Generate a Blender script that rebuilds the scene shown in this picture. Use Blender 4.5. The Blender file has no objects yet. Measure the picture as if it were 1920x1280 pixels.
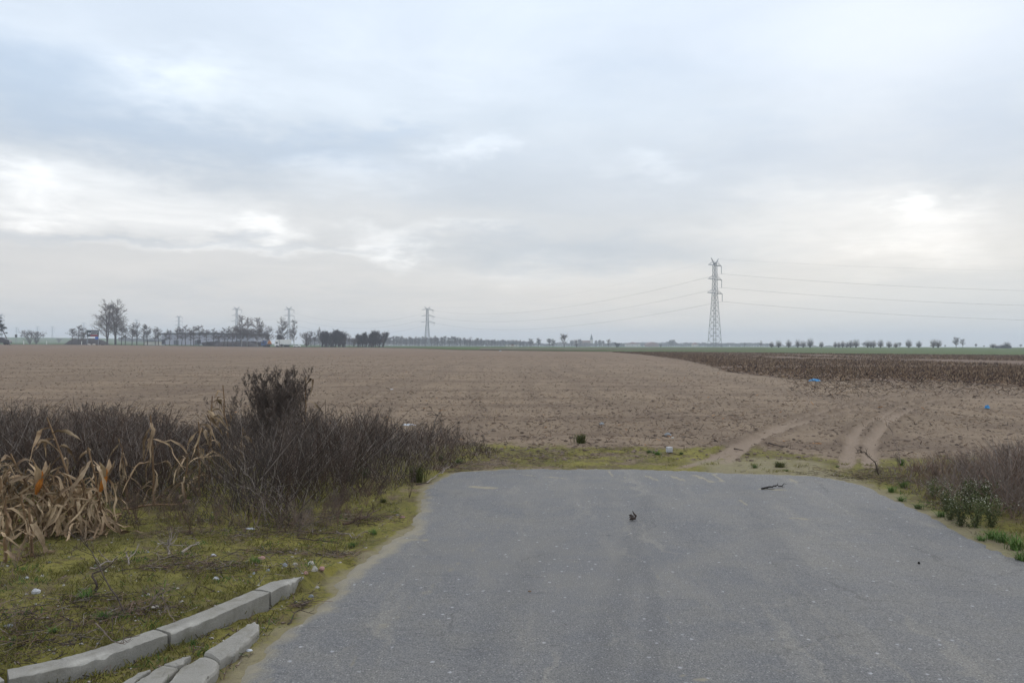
import bpy, math, random
import numpy as np
from mathutils import Vector, Matrix, Euler

# ------------------------------------------------------------------ camera, world, sun, exposure
scene = bpy.context.scene
COL = scene.collection
F = 1464.0
CAM_H = 1.6
cam_data = bpy.data.cameras.new('camera')
cam = bpy.data.objects.new('camera', cam_data)
COL.objects.link(cam)
scene.camera = cam
cam_data.sensor_width = 36.0
cam_data.lens = F / 1920.0 * 36.0
cam_data.clip_start = 0.05
cam_data.clip_end = 20000
R3 = Matrix.Rotation(math.radians(90.293), 3, 'X') @ Matrix.Rotation(math.radians(0.209), 3, 'Z')
M4 = R3.to_4x4()
M4.translation = Vector((0, 0, CAM_H))
cam.matrix_world = M4

SUN_EL, SUN_AZ = 24.0, 27.5
EXPOSURE = 0.38
scene.view_settings.view_transform = 'Standard'
scene.view_settings.look = 'None'
scene.view_settings.exposure = EXPOSURE
scene.view_settings.gamma = 1.0
scene.view_settings.use_curve_mapping = False
try:
    scene.cycles.volume_bounces = 1
    scene.cycles.use_denoising = True
    scene.cycles.max_bounces = 6
except Exception:
    pass


def horizon(px):
    return 644.0 + 7.0 * px / 1920.0


class NT:
    """tiny node-tree helper"""
    def __init__(s, tree):
        s.t = tree; s.n = tree.nodes; s.l = tree.links

    def new(s, typ, **kw):
        n = s.n.new(typ)
        for k, v in kw.items():
            setattr(n, k, v)
        return n

    def put(s, sock, v):
        if v is None:
            return
        if isinstance(v, bpy.types.NodeSocket):
            s.l.new(v, sock)
        else:
            sock.default_value = v

    def math(s, op, a, b=None, c=None, clamp=False):
        n = s.new('ShaderNodeMath', operation=op, use_clamp=clamp)
        s.put(n.inputs[0], a); s.put(n.inputs[1], b)
        if c is not None:
            s.put(n.inputs[2], c)
        return n.outputs[0]

    def vmath(s, op, a, b=None, out=0):
        n = s.new('ShaderNodeVectorMath', operation=op)
        s.put(n.inputs[0], a)
        if b is not None:
            s.put(n.inputs[1], b)
        return n.outputs[out]

    def mix(s, fac, a, b, blend='MIX'):
        n = s.new('ShaderNodeMix', data_type='RGBA', blend_type=blend)
        s.put(n.inputs[0], fac)
        s.put(n.inputs[6], a if not isinstance(a, tuple) else (*a[:3], 1))
        s.put(n.inputs[7], b if not isinstance(b, tuple) else (*b[:3], 1))
        return n.outputs[2]

    def noise(s, vec=None, scale=5.0, detail=3.0, rough=0.55, dist=0.0, out=0):
        n = s.new('ShaderNodeTexNoise')
        if vec is not None:
            s.l.new(vec, n.inputs['Vector'])
        n.inputs['Scale'].default_value = scale
        n.inputs['Detail'].default_value = detail
        n.inputs['Roughness'].default_value = rough
        n.inputs['Distortion'].default_value = dist
        return n.outputs[out]

    def ramp(s, fac, stops, interp='LINEAR'):
        n = s.new('ShaderNodeValToRGB')
        n.color_ramp.interpolation = interp
        e = n.color_ramp.elements
        while len(e) < len(stops):
            e.new(0.5)
        for k, (p, c) in enumerate(stops):
            e[k].position = p
            e[k].color = (c, c, c, 1) if not isinstance(c, tuple) else (*c[:3], 1)
        s.put(n.inputs[0], fac)
        return n.outputs[0]

    def rng(s, v, a, b, c=0.0, d=1.0):
        n = s.new('ShaderNodeMapRange')
        n.interpolation_type = 'SMOOTHSTEP'
        s.put(n.inputs[0], v)
        for i, q in enumerate((a, b, c, d)):
            n.inputs[i + 1].default_value = q
        return n.outputs[0]


def build_world():
    w = bpy.data.worlds.new('World')
    scene.world = w
    w.use_nodes = True
    t = NT(w.node_tree)
    t.n.clear()
    tc = t.new('ShaderNodeTexCoord').outputs['Generated']
    sep = t.new('ShaderNodeSeparateXYZ'); t.l.new(tc, sep.inputs[0])
    X, Y, Z = sep.outputs
    az = t.math('ARCTAN2', X, Y)
    el = t.math('ARCSINE', Z)
    zz = t.math('ADD', t.math('MAXIMUM', Z, 0.0), 0.07)
    cx = t.math('DIVIDE', X, zz); cy = t.math('DIVIDE', Y, zz)
    cmb = t.new('ShaderNodeCombineXYZ'); t.put(cmb.inputs[0], cx); t.put(cmb.inputs[1], cy)
    plane = cmb.outputs[0]
    n_big = t.noise(plane, 0.45, 4, 0.55, 0.3)
    n_fine = t.noise(plane, 1.5, 6, 0.6, 0.5)
    # direction in degrees, wobbled so that cloud gaps get ragged outlines
    dcomb = t.new('ShaderNodeCombineXYZ')
    t.put(dcomb.inputs[0], t.math('MULTIPLY', az, 57.29578)); t.put(dcomb.inputs[1], t.math('MULTIPLY', el, 57.29578))
    dirdeg = dcomb.outputs[0]
    stretch = t.vmath('MULTIPLY', dirdeg, (0.45, 1.3, 1.0))
    wob = t.noise(stretch, 0.22, 5, 0.58, 0.0, out=1)
    wob = t.vmath('SUBTRACT', wob, (0.5, 0.5, 0.5))
    wob = t.vmath('MULTIPLY', wob, (16.0, 6.5, 0.0))
    wob2 = t.noise(stretch, 1.1, 4, 0.6, 0.0, out=1)
    wob2 = t.vmath('MULTIPLY', t.vmath('SUBTRACT', wob2, (0.5, 0.5, 0.5)), (4.0, 1.8, 0.0))
    d = t.vmath('ADD', t.vmath('ADD', dirdeg, wob), wob2)

    def blobs(lst):
        acc = None
        for (px, py, wx, wy, amp) in lst:
            a = math.atan((px - 960) / F)
            e = math.atan((horizon(px) - py) / F * math.cos(a))
            v = t.vmath('SUBTRACT', d, (math.degrees(a), math.degrees(e), 0))
            v = t.vmath('MULTIPLY', v, (F / 57.3 / wx, F / 57.3 / wy, 0))
            q = t.vmath('DOT_PRODUCT', v, v, out=1)
            g = t.math('EXPONENT', t.math('MULTIPLY', q, -1.0))
            acc = t.math('MULTIPLY', g, amp) if acc is None else t.math('MULTIPLY_ADD', g, amp, acc)
        return acc
    bright = blobs([
        (360, 165, 120, 45, .17), (20, 365, 90, 34, .26), (240, 350, 200, 34, .17), (480, 425, 60, 28, .26),
        (300, 405, 220, 26, .15), (720, 450, 45, 32, .26), (715, 490, 30, 22, .12), (850, 430, 120, 14, .1),
        (880, 290, 60, 24, .16), (660, 310, 80, 40, .13), (480, 470, 260, 9, .13), (1215, 312, 110, 22, .14),
        (1720, 392, 60, 12, .22), (1735, 445, 95, 48, .20), (1520, 400, 240, 60, .09), (1500, 60, 260, 90, .02),
        (60, 60, 120, 60, .06), (900, 60, 300, 120, .05), (700, 150, 260, 70, .07), (980, 520, 160, 30, .08)])
    dark = blobs([
        (60, 150, 190, 60, .65), (1560, 40, 420, 130, .40), (330, 265, 260, 40, .62), (640, 265, 160, 30, .6), (820, 330, 260, 46, .38),
        (1120, 470, 330, 44, .95), (1500, 290, 380, 70, .75), (1900, 250, 170, 150, .62), (1180, 380, 260, 40, .4),
        (250, 445, 330, 12, .5), (700, 240, 90, 14, .3), (1800, 560, 400, 40, .42), (1250, 150, 300, 30, .2),
        (400, 560, 420, 16, .3), (100, 230, 200, 50, .3), (1500, 615, 500, 30, .4)])
    eln = t.math('DIVIDE', el, math.pi / 2, clamp=True)
    base = t.ramp(eln, [(0.0, (.60, .57, .535)), (0.035, (.60, .57, .54)), (0.10, (.58, .585, .585)), (0.18, (.565, .635, .71)),
                        (0.27, (.615, .695, .80)), (0.34, (.68, .755, .85)), (0.5, (.98, 1.03, 1.10)), (1.0, (1.20, 1.24, 1.30))])
    # right side of the sky (under the deck) is cooler near the horizon
    azr = t.rng(az, 0.1, 0.55)
    low = t.rng(el, 0.14, 0.0)
    base = t.mix(t.math('MULTIPLY', azr, low), base, (.50, .53, .55))
    col = t.mix(t.math('MINIMUM', dark, 1.0), base, t.mix(1.0, base, (.735, .81, .905), 'MULTIPLY'))
    nb = t.math('MULTIPLY_ADD', t.math('SUBTRACT', n_big, 0.5), 0.30, 1.0)
    nf = t.math('MULTIPLY_ADD', t.math('SUBTRACT', n_fine, 0.5), 0.22, 1.0)
    mod = t.math('MULTIPLY', nb, nf)
    cc = t.new('ShaderNodeCombineColor')
    for i, g in enumerate((1.0, 0.85, 0.7)):
        t.put(cc.inputs[i], t.math('POWER', mod, g))
    col = t.mix(1.0, col, cc.outputs[0], 'MULTIPLY')
    bf = t.math('MULTIPLY_ADD', t.math('SUBTRACT', n_fine, 0.5), 2.2, 1.0)
    br = t.math('MULTIPLY', bright, t.math('MAXIMUM', bf, 0.1))
    add = t.mix(t.math('MULTIPLY', br, .85), (0, 0, 0), (1.0, .98, .94))
    col = t.mix(1.0, col, add, 'ADD')
    sky = t.new('ShaderNodeTexSky', sky_type='NISHITA')
    sky.sun_disc = False
    sky.sun_elevation = math.radians(SUN_EL)
    sky.sun_rotation = math.radians(SUN_AZ)
    strength = 0.1
    cloud = t.vmath('SCALE', col); cloud.node.inputs['Scale'].default_value = 1.0 / strength
    final = t.mix(0.93, sky.outputs[0], cloud)
    bg = t.new('ShaderNodeBackground'); t.put(bg.inputs[0], final); bg.inputs[1].default_value = strength
    out = t.new('ShaderNodeOutputWorld'); t.l.new(bg.outputs[0], out.inputs[0])


build_world()
sun_data = bpy.data.lights.new('sun', 'SUN')
sun_data.energy = 0.6
sun_data.angle = math.radians(25)
sun_data.color = (1.0, 0.95, 0.88)
sun = bpy.data.objects.new('sun', sun_data)
COL.objects.link(sun)
sd = Vector((math.sin(math.radians(SUN_AZ)) * math.cos(math.radians(SUN_EL)), math.cos(math.radians(SUN_AZ)) * math.cos(math.radians(SUN_EL)), math.sin(math.radians(SUN_EL))))
sun.rotation_euler = (-sd).to_track_quat('-Z', 'Y').to_euler()

# ------------------------------------------------------------------ helpers
rnd = random.Random(7)
NR = np.random.RandomState(11)


def ray(px, py):
    return R3 @ Vector(((px - 960) / F, -(py - 640) / F, -1.0))


def P(px, py, z=0.0):
    r = ray(px, py)
    k = (z - CAM_H) / r.z
    return Vector((r.x * k, r.y * k, z))


def Wp(px, py, d):
    r = ray(px, py)
    k = d / r.y
    return Vector((r.x * k, d, CAM_H + r.z * k))


def sstep(a, b, v):
    q = np.clip((v - a) / (b - a), 0, 1)
    return q * q * (3 - 2 * q)


PXK = [0, 200, 500, 700, 960, 1150, 1340, 1600, 1920]
Z400 = [1.19, 1.1, .32, .37, .55, .55, .60, .70, .80]
Z1000 = [3.0, 2.6, .6, .2, -.3, -.3, .2, .9, 1.2]
Z1500 = [13.5, 12.0, 3.0, .5, -.4, -.4, .5, 1.2, 1.5]


def T(x, y):
    """large-scale terrain height"""
    x = np.asarray(x, float); y = np.asarray(y, float)
    px = 960 + F * x / np.maximum(y, 30.0)
    a = np.interp(px, PXK, Z400); b = np.interp(px, PXK, Z1000); c = np.interp(px, PXK, Z1500)
    z = a * sstep(150, 400, y)
    z = z + (b - a) * sstep(450, 1000, y)
    z = z + (c - b) * sstep(900, 1500, y)
    return z


def Tz(x, y):
    return float(T(x, y))


def hash2(ix, iy, seed):
    h = (ix.astype(np.int64) * 374761393 + iy.astype(np.int64) * 668265263 + seed * 1442695041) & 0xffffffff
    h = ((h ^ (h >> 13)) * 1274126177) & 0xffffffff
    h = h ^ (h >> 16)
    return (h & 0xffff) / 65535.0


def vn(x, y, seed=0):
    ix = np.floor(x); iy = np.floor(y)
    fx = x - ix; fy = y - iy
    fx = fx * fx * (3 - 2 * fx); fy = fy * fy * (3 - 2 * fy)
    a = hash2(ix, iy, seed); b = hash2(ix + 1, iy, seed); c = hash2(ix, iy + 1, seed); d = hash2(ix + 1, iy + 1, seed)
    return (a * (1 - fx) + b * fx) * (1 - fy) + (c * (1 - fx) + d * fx) * fy


def fbm(x, y, seed=0, oct=4):
    s = 0; amp = .5; tot = 0
    for o in range(oct):
        s = s + amp * vn(x * 2 ** o + 17.3 * o, y * 2 ** o - 9.1 * o, seed + o)
        tot += amp; amp *= .5
    return s / tot


def poly_sd(X, Y, poly):
    """signed distance, negative inside"""
    best = np.full(X.shape, 1e18); ins = np.zeros(X.shape, bool)
    n = len(poly)
    for i in range(n):
        x0, y0 = poly[i]; x1, y1 = poly[(i + 1) % n]
        ex, ey = x1 - x0, y1 - y0
        wx, wy = X - x0, Y - y0
        k = np.clip((wx * ex + wy * ey) / (ex * ex + ey * ey + 1e-12), 0, 1)
        best = np.minimum(best, (wx - ex * k) ** 2 + (wy - ey * k) ** 2)
        if abs(y1 - y0) > 1e-9:
            c = ((y0 > Y) != (y1 > Y)) & (X < (x1 - x0) * (Y - y0) / (y1 - y0) + x0)
            ins ^= c
    dd = np.sqrt(best)
    return np.where(ins, -dd, dd)


def line_d(X, Y, pts):
    best = np.full(X.shape, 1e18)
    for (x0, y0), (x1, y1) in zip(pts[:-1], pts[1:]):
        ex, ey = x1 - x0, y1 - y0
        k = np.clip(((X - x0) * ex + (Y - y0) * ey) / (ex * ex + ey * ey + 1e-12), 0, 1)
        best = np.minimum(best, (X - x0 - ex * k) ** 2 + (Y - y0 - ey * k) ** 2)
    return np.sqrt(best)


def tag(o, label=None, cat=None, group=None, kind=None):
    if label: o['label'] = label
    if cat: o['category'] = cat
    if group: o['group'] = group
    if kind: o['kind'] = kind
    return o


def link(o, parent=None):
    COL.objects.link(o)
    if parent is not None:
        o.parent = parent
    return o


def empty(name, loc=(0, 0, 0), rz=0.0, label=None, cat=None, group=None):
    o = bpy.data.objects.new(name, None)
    o.empty_display_size = 0.1
    o.location = loc; o.rotation_euler = (0, 0, rz)
    link(o)
    return tag(o, label, cat, group)


def children_of(o):
    return [c for c in KIDS.get(o.name, [])]


KIDS = {}


def fast_mesh(name, V, Fq, smooth=False):
    """V (n,3) array, Fq (m,k) array of equal-size faces"""
    me = bpy.data.meshes.new(name)
    V = np.asarray(V, np.float32); Fq = np.asarray(Fq, np.int32)
    m, k = Fq.shape
    me.vertices.add(len(V)); me.vertices.foreach_set('co', V.ravel())
    me.loops.add(m * k); me.loops.foreach_set('vertex_index', Fq.ravel())
    me.polygons.add(m); me.polygons.foreach_set('loop_start', np.arange(0, m * k, k, dtype=np.int32))
    try:
        me.polygons.foreach_set('loop_total', np.full(m, k, dtype=np.int32))
    except Exception:
        pass
    me.update(calc_edges=True)
    me.validate()
    if smooth:
        me.polygons.foreach_set('use_smooth', np.ones(len(me.polygons), bool))
    return me


class MB:
    """collects shapes into one mesh"""
    def __init__(s):
        s.v = []; s.f = []; s.m = []

    def face(s, idx, mi=0):
        s.f.append(tuple(idx)); s.m.append(mi)

    def box(s, c, size, rz=0.0, mi=0, rot=None):
        hx, hy, hz = size[0] / 2, size[1] / 2, size[2] / 2
        r = rot if rot is not None else Matrix.Rotation(rz, 3, 'Z')
        b = len(s.v)
        for z in (-hz, hz):
            for (x, y) in ((-hx, -hy), (hx, -hy), (hx, hy), (-hx, hy)):
                s.v.append(tuple(Vector(c) + r @ Vector((x, y, z))))
        for q in ((3, 2, 1, 0), (4, 5, 6, 7), (0, 1, 5, 4), (1, 2, 6, 5), (2, 3, 7, 6), (3, 0, 4, 7)):
            s.face([b + i for i in q], mi)

    def tube(s, pts, radii, n=5, mi=0, cap=True):
        b0 = len(s.v); k = len(pts)
        pts = [Vector(p) for p in pts]
        if not hasattr(radii, '__len__'):
            radii = [radii] * k
        for i, p in enumerate(pts):
            t = (pts[min(i + 1, k - 1)] - pts[max(i - 1, 0)])
            if t.length < 1e-9:
                t = Vector((0, 0, 1))
            t.normalize()
            a = t.cross(Vector((0.13, 0.27, 0.95)) if abs(t.z) < .9 else Vector((1, 0.1, 0)))
            a.normalize(); c = t.cross(a)
            for j in range(n):
                th = 2 * math.pi * j / n
                s.v.append(tuple(p + (a * math.cos(th) + c * math.sin(th)) * radii[i]))
        for i in range(k - 1):
            for j in range(n):
                s.face((b0 + i * n + j, b0 + i * n + (j + 1) % n, b0 + (i + 1) * n + (j + 1) % n, b0 + (i + 1) * n + j), mi)
        if cap:
            s.face([b0 + j for j in range(n)][::-1], mi)
            s.face([b0 + (k - 1) * n + j for j in range(n)], mi)

    def quad(s, c, u, w, mi=0):
        b = len(s.v); c = Vector(c)
        for a, e in ((-1, -1), (1, -1), (1, 1), (-1, 1)):
            s.v.append(tuple(c + u * a + w * e))
        s.face((b, b + 1, b + 2, b + 3), mi)

    def ribbon(s, pts, widths, side, cup=0.25, mi=0):
        """leaf with a crease along the middle"""
        b = len(s.v); k = len(pts)
        for i, p in enumerate(pts):
            p = Vector(p)
            t = (Vector(pts[min(i + 1, k - 1)]) - Vector(pts[max(i - 1, 0)])).normalized()
            sd_ = side[i] if isinstance(side, list) else side
            a = (sd_ - t * sd_.dot(t))
            a = a.normalized() if a.length > 1e-6 else Vector((1, 0, 0))
            nrm = t.cross(a)
            w = widths[i] / 2
            s.v.append(tuple(p - a * w + nrm * w * cup)); s.v.append(tuple(p)); s.v.append(tuple(p + a * w + nrm * w * cup))
        for i in range(k - 1):
            q = b + i * 3
            s.face((q, q + 1, q + 4, q + 3), mi); s.face((q + 1, q + 2, q + 5, q + 4), mi)

    def lathe(s, prof, n=12, c=(0, 0, 0), mi=0):
        b = len(s.v); c = Vector(c)
        for (r, z) in prof:
            for j in range(n):
                th = 2 * math.pi * j / n
                s.v.append((c.x + r * math.cos(th), c.y + r * math.sin(th), c.z + z))
        for i in range(len(prof) - 1):
            for j in range(n):
                s.face((b + i * n + j, b + i * n + (j + 1) % n, b + (i + 1) * n + (j + 1) % n, b + (i + 1) * n + j), mi)
        s.face([b + (len(prof) - 1) * n + j for j in range(n)], mi)

    def prism(s, poly, y0, y1, mi=0):
        """polygon in x-z pushed from y0 to y1"""
        b = len(s.v); n = len(poly)
        for y in (y0, y1):
            for (x, z) in poly:
                s.v.append((x, y, z))
        s.face([b + i for i in range(n)], mi); s.face([b + n + i for i in range(n)][::-1], mi)
        for i in range(n):
            j = (i + 1) % n
            s.face((b + i, b + n + i, b + n + j, b + j), mi)

    def mesh(s, name, mats, smooth=False):
        me = bpy.data.meshes.new(name)
        me.from_pydata(s.v, [], s.f)
        if not isinstance(mats, (list, tuple)):
            mats = [mats]
        for m in mats:
            me.materials.append(m)
        if len(mats) > 1:
            me.polygons.foreach_set('material_index', np.array(s.m, np.int32))
        if smooth:
            me.polygons.foreach_set('use_smooth', np.ones(len(s.f), bool))
        me.update()
        return me

    def build(s, name, mats, parent=None, smooth=False):
        return add(name, s.mesh(name, mats, smooth), parent)


def add(name, me, parent=None, loc=None):
    o = bpy.data.objects.new(name, me)
    link(o, parent)
    if parent is not None:
        KIDS.setdefault(parent.name, []).append(o)
    if loc is not None:
        o.location = loc
    return o


def copy_tree(o, parent=None):
    c = o.copy(); COL.objects.link(c)
    c.parent = parent
    if parent is not None:
        KIDS.setdefault(parent.name, []).append(c)
    for ch in list(KIDS.get(o.name, [])):
        copy_tree(ch, c)
    return c


# ------------------------------------------------------------------ materials
def mat(name, base, base2=None, rough=0.9, scale=6.0, bump=0.0, bscale=None, rand=0.0, spec=0.2, metal=0.0, back=None, coord='Object', detail=4):
    m = bpy.data.materials.new(name); m.use_nodes = True
    t = NT(m.node_tree)
    b = t.n['Principled BSDF']
    b.inputs['Roughness'].default_value = rough
    b.inputs['Specular IOR Level'].default_value = spec
    b.inputs['Metallic'].default_value = metal
    if name.startswith('veg'):
        pass
    co = t.new('ShaderNodeTexCoord').outputs[coord]
    if base2 is None:
        base2 = tuple(c * 0.75 for c in base)
    n = t.noise(co, scale, detail, 0.6)
    f = t.ramp(n, [(0.32, 0.0), (0.68, 1.0)])
    c = t.mix(f, base, base2)
    if rand > 0:
        oi = t.new('ShaderNodeObjectInfo').outputs['Random']
        k = t.math('MULTIPLY_ADD', oi, 2 * rand, 1 - rand)
        c = t.mix(1.0, c, t.vmath('SCALE', (1, 1, 1)), 'MULTIPLY') if False else c
        sc = t.vmath('SCALE', c); t.put(sc.node.inputs['Scale'], k); c = sc
    t.put(b.inputs['Base Color'], c)
    if bump > 0:
        bn = t.new('ShaderNodeBump'); bn.inputs['Strength'].default_value = 1.0
        bn.inputs['Distance'].default_value = bump
        t.put(bn.inputs['Height'], t.noise(co, bscale or scale * 4, 5, 0.65))
        t.l.new(bn.outputs[0], b.inputs['Normal'])
    return m


M = {}
M['weed_stem'] = mat('weed_stem', (.20, .155, .125), (.11, .086, .073), rand=.5, scale=9)
M['weed_seed'] = mat('weed_seed', (.155, .126, .108), (.09, .074, .067), rand=.5, scale=14)
M['pale_stem'] = mat('pale_stem', (.34, .29, .25), (.12, .10, .09), scale=20)
M['red_stem'] = mat('red_stem', (.175, .115, .085), (.095, .066, .052), rand=.45, scale=12)
M['corn_leaf'] = mat('corn_leaf', (.43, .325, .205), (.165, .105, .062), scale=5, rand=.4, rough=.7)
M['corn_stalk'] = mat('corn_stalk', (.26, .17, .09), (.11, .065, .04), scale=9, rough=.7)
M['corn_cob'] = mat('corn_cob', (.55, .22, .04), (.35, .11, .02), scale=60, bump=.01)
M['bark'] = mat('bark', (.075, .066, .062), (.05, .045, .045), scale=2, rand=.2)
M['twig'] = mat('twig', (.12, .097, .088), (.08, .07, .067), scale=1, rand=.2)
M['birch_bark'] = mat('birch_bark', (.34, .33, .32), (.08, .075, .07), scale=1.2)
M['far_twig'] = mat('far_twig', (.085, .07, .07), (.055, .048, .05), scale=.5, rand=.25)
M['dense_twig'] = mat('dense_twig', (.06, .058, .062), (.04, .04, .045), scale=1, rand=.2)
M['willow_twig'] = mat('willow_twig', (.13, .105, .085), (.075, .062, .055), scale=1, rand=.2)
M['needle'] = mat('needle', (.03, .045, .03), (.015, .025, .02), scale=3)
M['steel'] = mat('steel', (.28, .30, .33), (.20, .215, .24), rough=.6, metal=.1, scale=.5)
M['wire'] = mat('wire', (.16, .17, .19), rough=.6)
M['concrete'] = None
M['grass'] = mat('grass', (.09, .15, .035), (.045, .085, .02), scale=8, rand=.3)
M['olive_grass'] = mat('olive_grass', (.10, .105, .028), (.05, .06, .018), scale=8, rand=.2)
M['green_leaf'] = mat('green_leaf', (.115, .125, .055), (.06, .075, .03), scale=12, rand=.3)
M['petal'] = mat('petal', (.52, .51, .42), (.36, .35, .27), scale=30)
M['white_paint'] = mat('white_paint', (.78, .78, .76), (.68, .68, .66), rough=.4, scale=1)
M['blue_paint'] = mat('blue_paint', (.03, .09, .22), (.025, .07, .18), rough=.3, scale=1)
M['dark_paint'] = mat('dark_paint', (.03, .032, .037), (.02, .022, .026), rough=.35, scale=1, spec=.5)
M['tyre'] = mat('tyre', (.02, .02, .02), rough=.8)
M['window_glass'] = mat('window_glass', (.03, .04, .05), rough=.1, spec=.8)
M['orange'] = mat('orange', (.55, .22, .05), (.4, .14, .03), scale=1.2)
M['sign_face'] = mat('sign_face', (.018, .024, .04), (.02, .04, .035), rough=.5, scale=.6)
M['sign_white'] = mat('sign_white', (.7, .72, .78), rough=.5)
M['sign_red'] = mat('sign_red', (.40, .03, .05), rough=.5)
M['sign_blue'] = mat('sign_blue', (.03, .14, .55), rough=.5)
M['sign_green'] = mat('sign_green', (.02, .07, .06), rough=.5)
M['cladding'] = mat('cladding', (.36, .36, .43), (.32, .32, .39), scale=.05, rough=.6)
M['dark_roof'] = mat('dark_roof', (.07, .075, .09), rough=.7, scale=.2)
M['red_roof'] = mat('red_roof', (.28, .12, .09), (.2, .08, .06), scale=.3)
M['render_wall'] = mat('render_wall', (.55, .52, .47), (.45, .42, .38), scale=.3)
M['brick'] = mat('brick', (.25, .13, .10), (.18, .09, .07), scale=.4)
M['black_earth'] = mat('black_earth', (.055, .048, .046), (.035, .03, .03), scale=.3, bump=.1)
M['plastic_white'] = mat('plastic_white', (.55, .57, .60), (.42, .44, .48), rough=.45, scale=12)
M['plastic_blue'] = mat('plastic_blue', (.03, .18, .42), (.10, .34, .58), rough=.5, scale=9)
M['stick'] = mat('stick', (.075, .055, .045), (.035, .027, .025), scale=25, bump=.003)
M['black_bits'] = mat('black_bits', (.022, .019, .018), scale=20)
M['stone_pale'] = mat('stone_pale', (.46, .43, .38), (.3, .28, .25), scale=14, bump=.004)
M['stone_grey'] = mat('stone_grey', (.30, .32, .34), (.2, .21, .22), scale=14, bump=.004)
M['stone_pink'] = mat('stone_pink', (.38, .22, .20), (.28, .17, .15), scale=14, bump=.004)
M['stone_white'] = mat('stone_white', (.50, .50, .52), (.36, .36, .38), scale=10, bump=.004)


def concrete_mat():
    m = bpy.data.materials.new('concrete'); m.use_nodes = True
    t = NT(m.node_tree); b = t.n['Principled BSDF']; b.inputs['Roughness'].default_value = .92
    b.inputs['Specular IOR Level'].default_value = .15
    co = t.new('ShaderNodeTexCoord').outputs['Object']
    c = t.mix(t.ramp(t.noise(co, 6, 4), [(.3, 0.), (.7, 1.)]), (.245, .232, .205), (.18, .17, .148))
    c = t.mix(t.ramp(t.noise(co, 160, 2, .7), [(.35, 0.), (.75, .55)]), c, (.34, .33, .31))
    c = t.mix(t.ramp(t.noise(co, 5, 7, .75), [(.52, 0.), (.66, .6)]), c, (.15, .138, .105))
    at = t.new('ShaderNodeAttribute', attribute_name='chip').outputs['Fac']
    c = t.mix(at, c, t.mix(t.noise(co, 70, 3), (.42, .405, .37), (.28, .265, .235)))
    t.put(b.inputs['Base Color'], c)
    bn = t.new('ShaderNodeBump'); bn.inputs['Distance'].default_value = .004
    t.put(bn.inputs['Height'], t.noise(co, 90, 5, .7)); t.l.new(bn.outputs[0], b.inputs['Normal'])
    return m


M['concrete'] = concrete_mat()

# ------------------------------------------------------------------ plan of the near ground
ROAD_PX = [(300, 1420), (395, 1330), (455, 1278), (500, 1238), (560, 1183), (612, 1138), (632, 1105), (655, 1076), (700, 1040), (745, 1008), (778, 982),
           (792, 960), (791, 938), (802, 915), (825, 897), (850, 886), (900, 882), (960, 879), (1100, 879), (1200, 880), (1300, 884),
           (1400, 888), (1530, 893), (1590, 901), (1640, 921), (1700, 950), (1740, 970), (1800, 1000), (1860, 1030), (1920, 1056), (2060, 1130), (2350, 1280), (2600, 1420)]
ROAD = [tuple(P(px, py, 0.01).xy) for px, py in ROAD_PX]
ROAD = [(-2.6, 1.0), (-3.2, -12.0), (6.5, -12.0), (6.0, 1.0)][::1] if False else ROAD
_r0, _r1 = ROAD[0], ROAD[-1]
ROAD = [(_r0[0] - 1.3, _r0[1] - 2.0), *ROAD, (_r1[0] + .3, _r1[1] - 2), (_r1[0] + .5, -12.0), (_r0[0] - 3.0, -12.0)]

KERB_F = [P(px, py, 0.085) for px, py in ((-200, 1335), (15, 1271), (127, 1248), (200, 1227), (315, 1186), (393, 1158), (500, 1112), (543, 1091))]
KERB_LINE = [(p.x, p.y) for p in KERB_F]

TRACKS = [
    [(1250, 885), (1310, 868), (1360, 846), (1395, 830), (1456, 803), (1491, 786), (1564, 765), (1680, 741), (1800, 728)],
    [(1355, 868), (1395, 838), (1439, 815), (1515, 789), (1610, 765), (1720, 748), (1850, 735)],
    [(1585, 885), (1590, 856), (1600, 815), (1618, 797), (1652, 780), (1690, 762), (1768, 748), (1900, 736)],
    [(1632, 878), (1631, 850), (1633, 827), (1652, 800), (1674, 782), (1715, 765), (1800, 752)],
]
TRACKS = [[tuple(P(px, py).xy) for px, py in tr] for tr in TRACKS]


def kerb_side(X, Y):
    """positive to the verge side (left/behind) of the kerb line"""
    best = np.full(X.shape, 1e18); side = np.zeros(X.shape)
    for (x0, y0), (x1, y1) in zip(KERB_LINE[:-1], KERB_LINE[1:]):
        ex, ey = x1 - x0, y1 - y0
        k = np.clip(((X - x0) * ex + (Y - y0) * ey) / (ex * ex + ey * ey), 0, 1)
        dd = (X - x0 - ex * k) ** 2 + (Y - y0 - ey * k) ** 2
        sg = ex * (Y - y0) - ey * (X - x0)
        upd = dd < best
        best = np.where(upd, dd, best); side = np.where(upd, sg, side)
    return np.sqrt(best) * np.sign(side)


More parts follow.
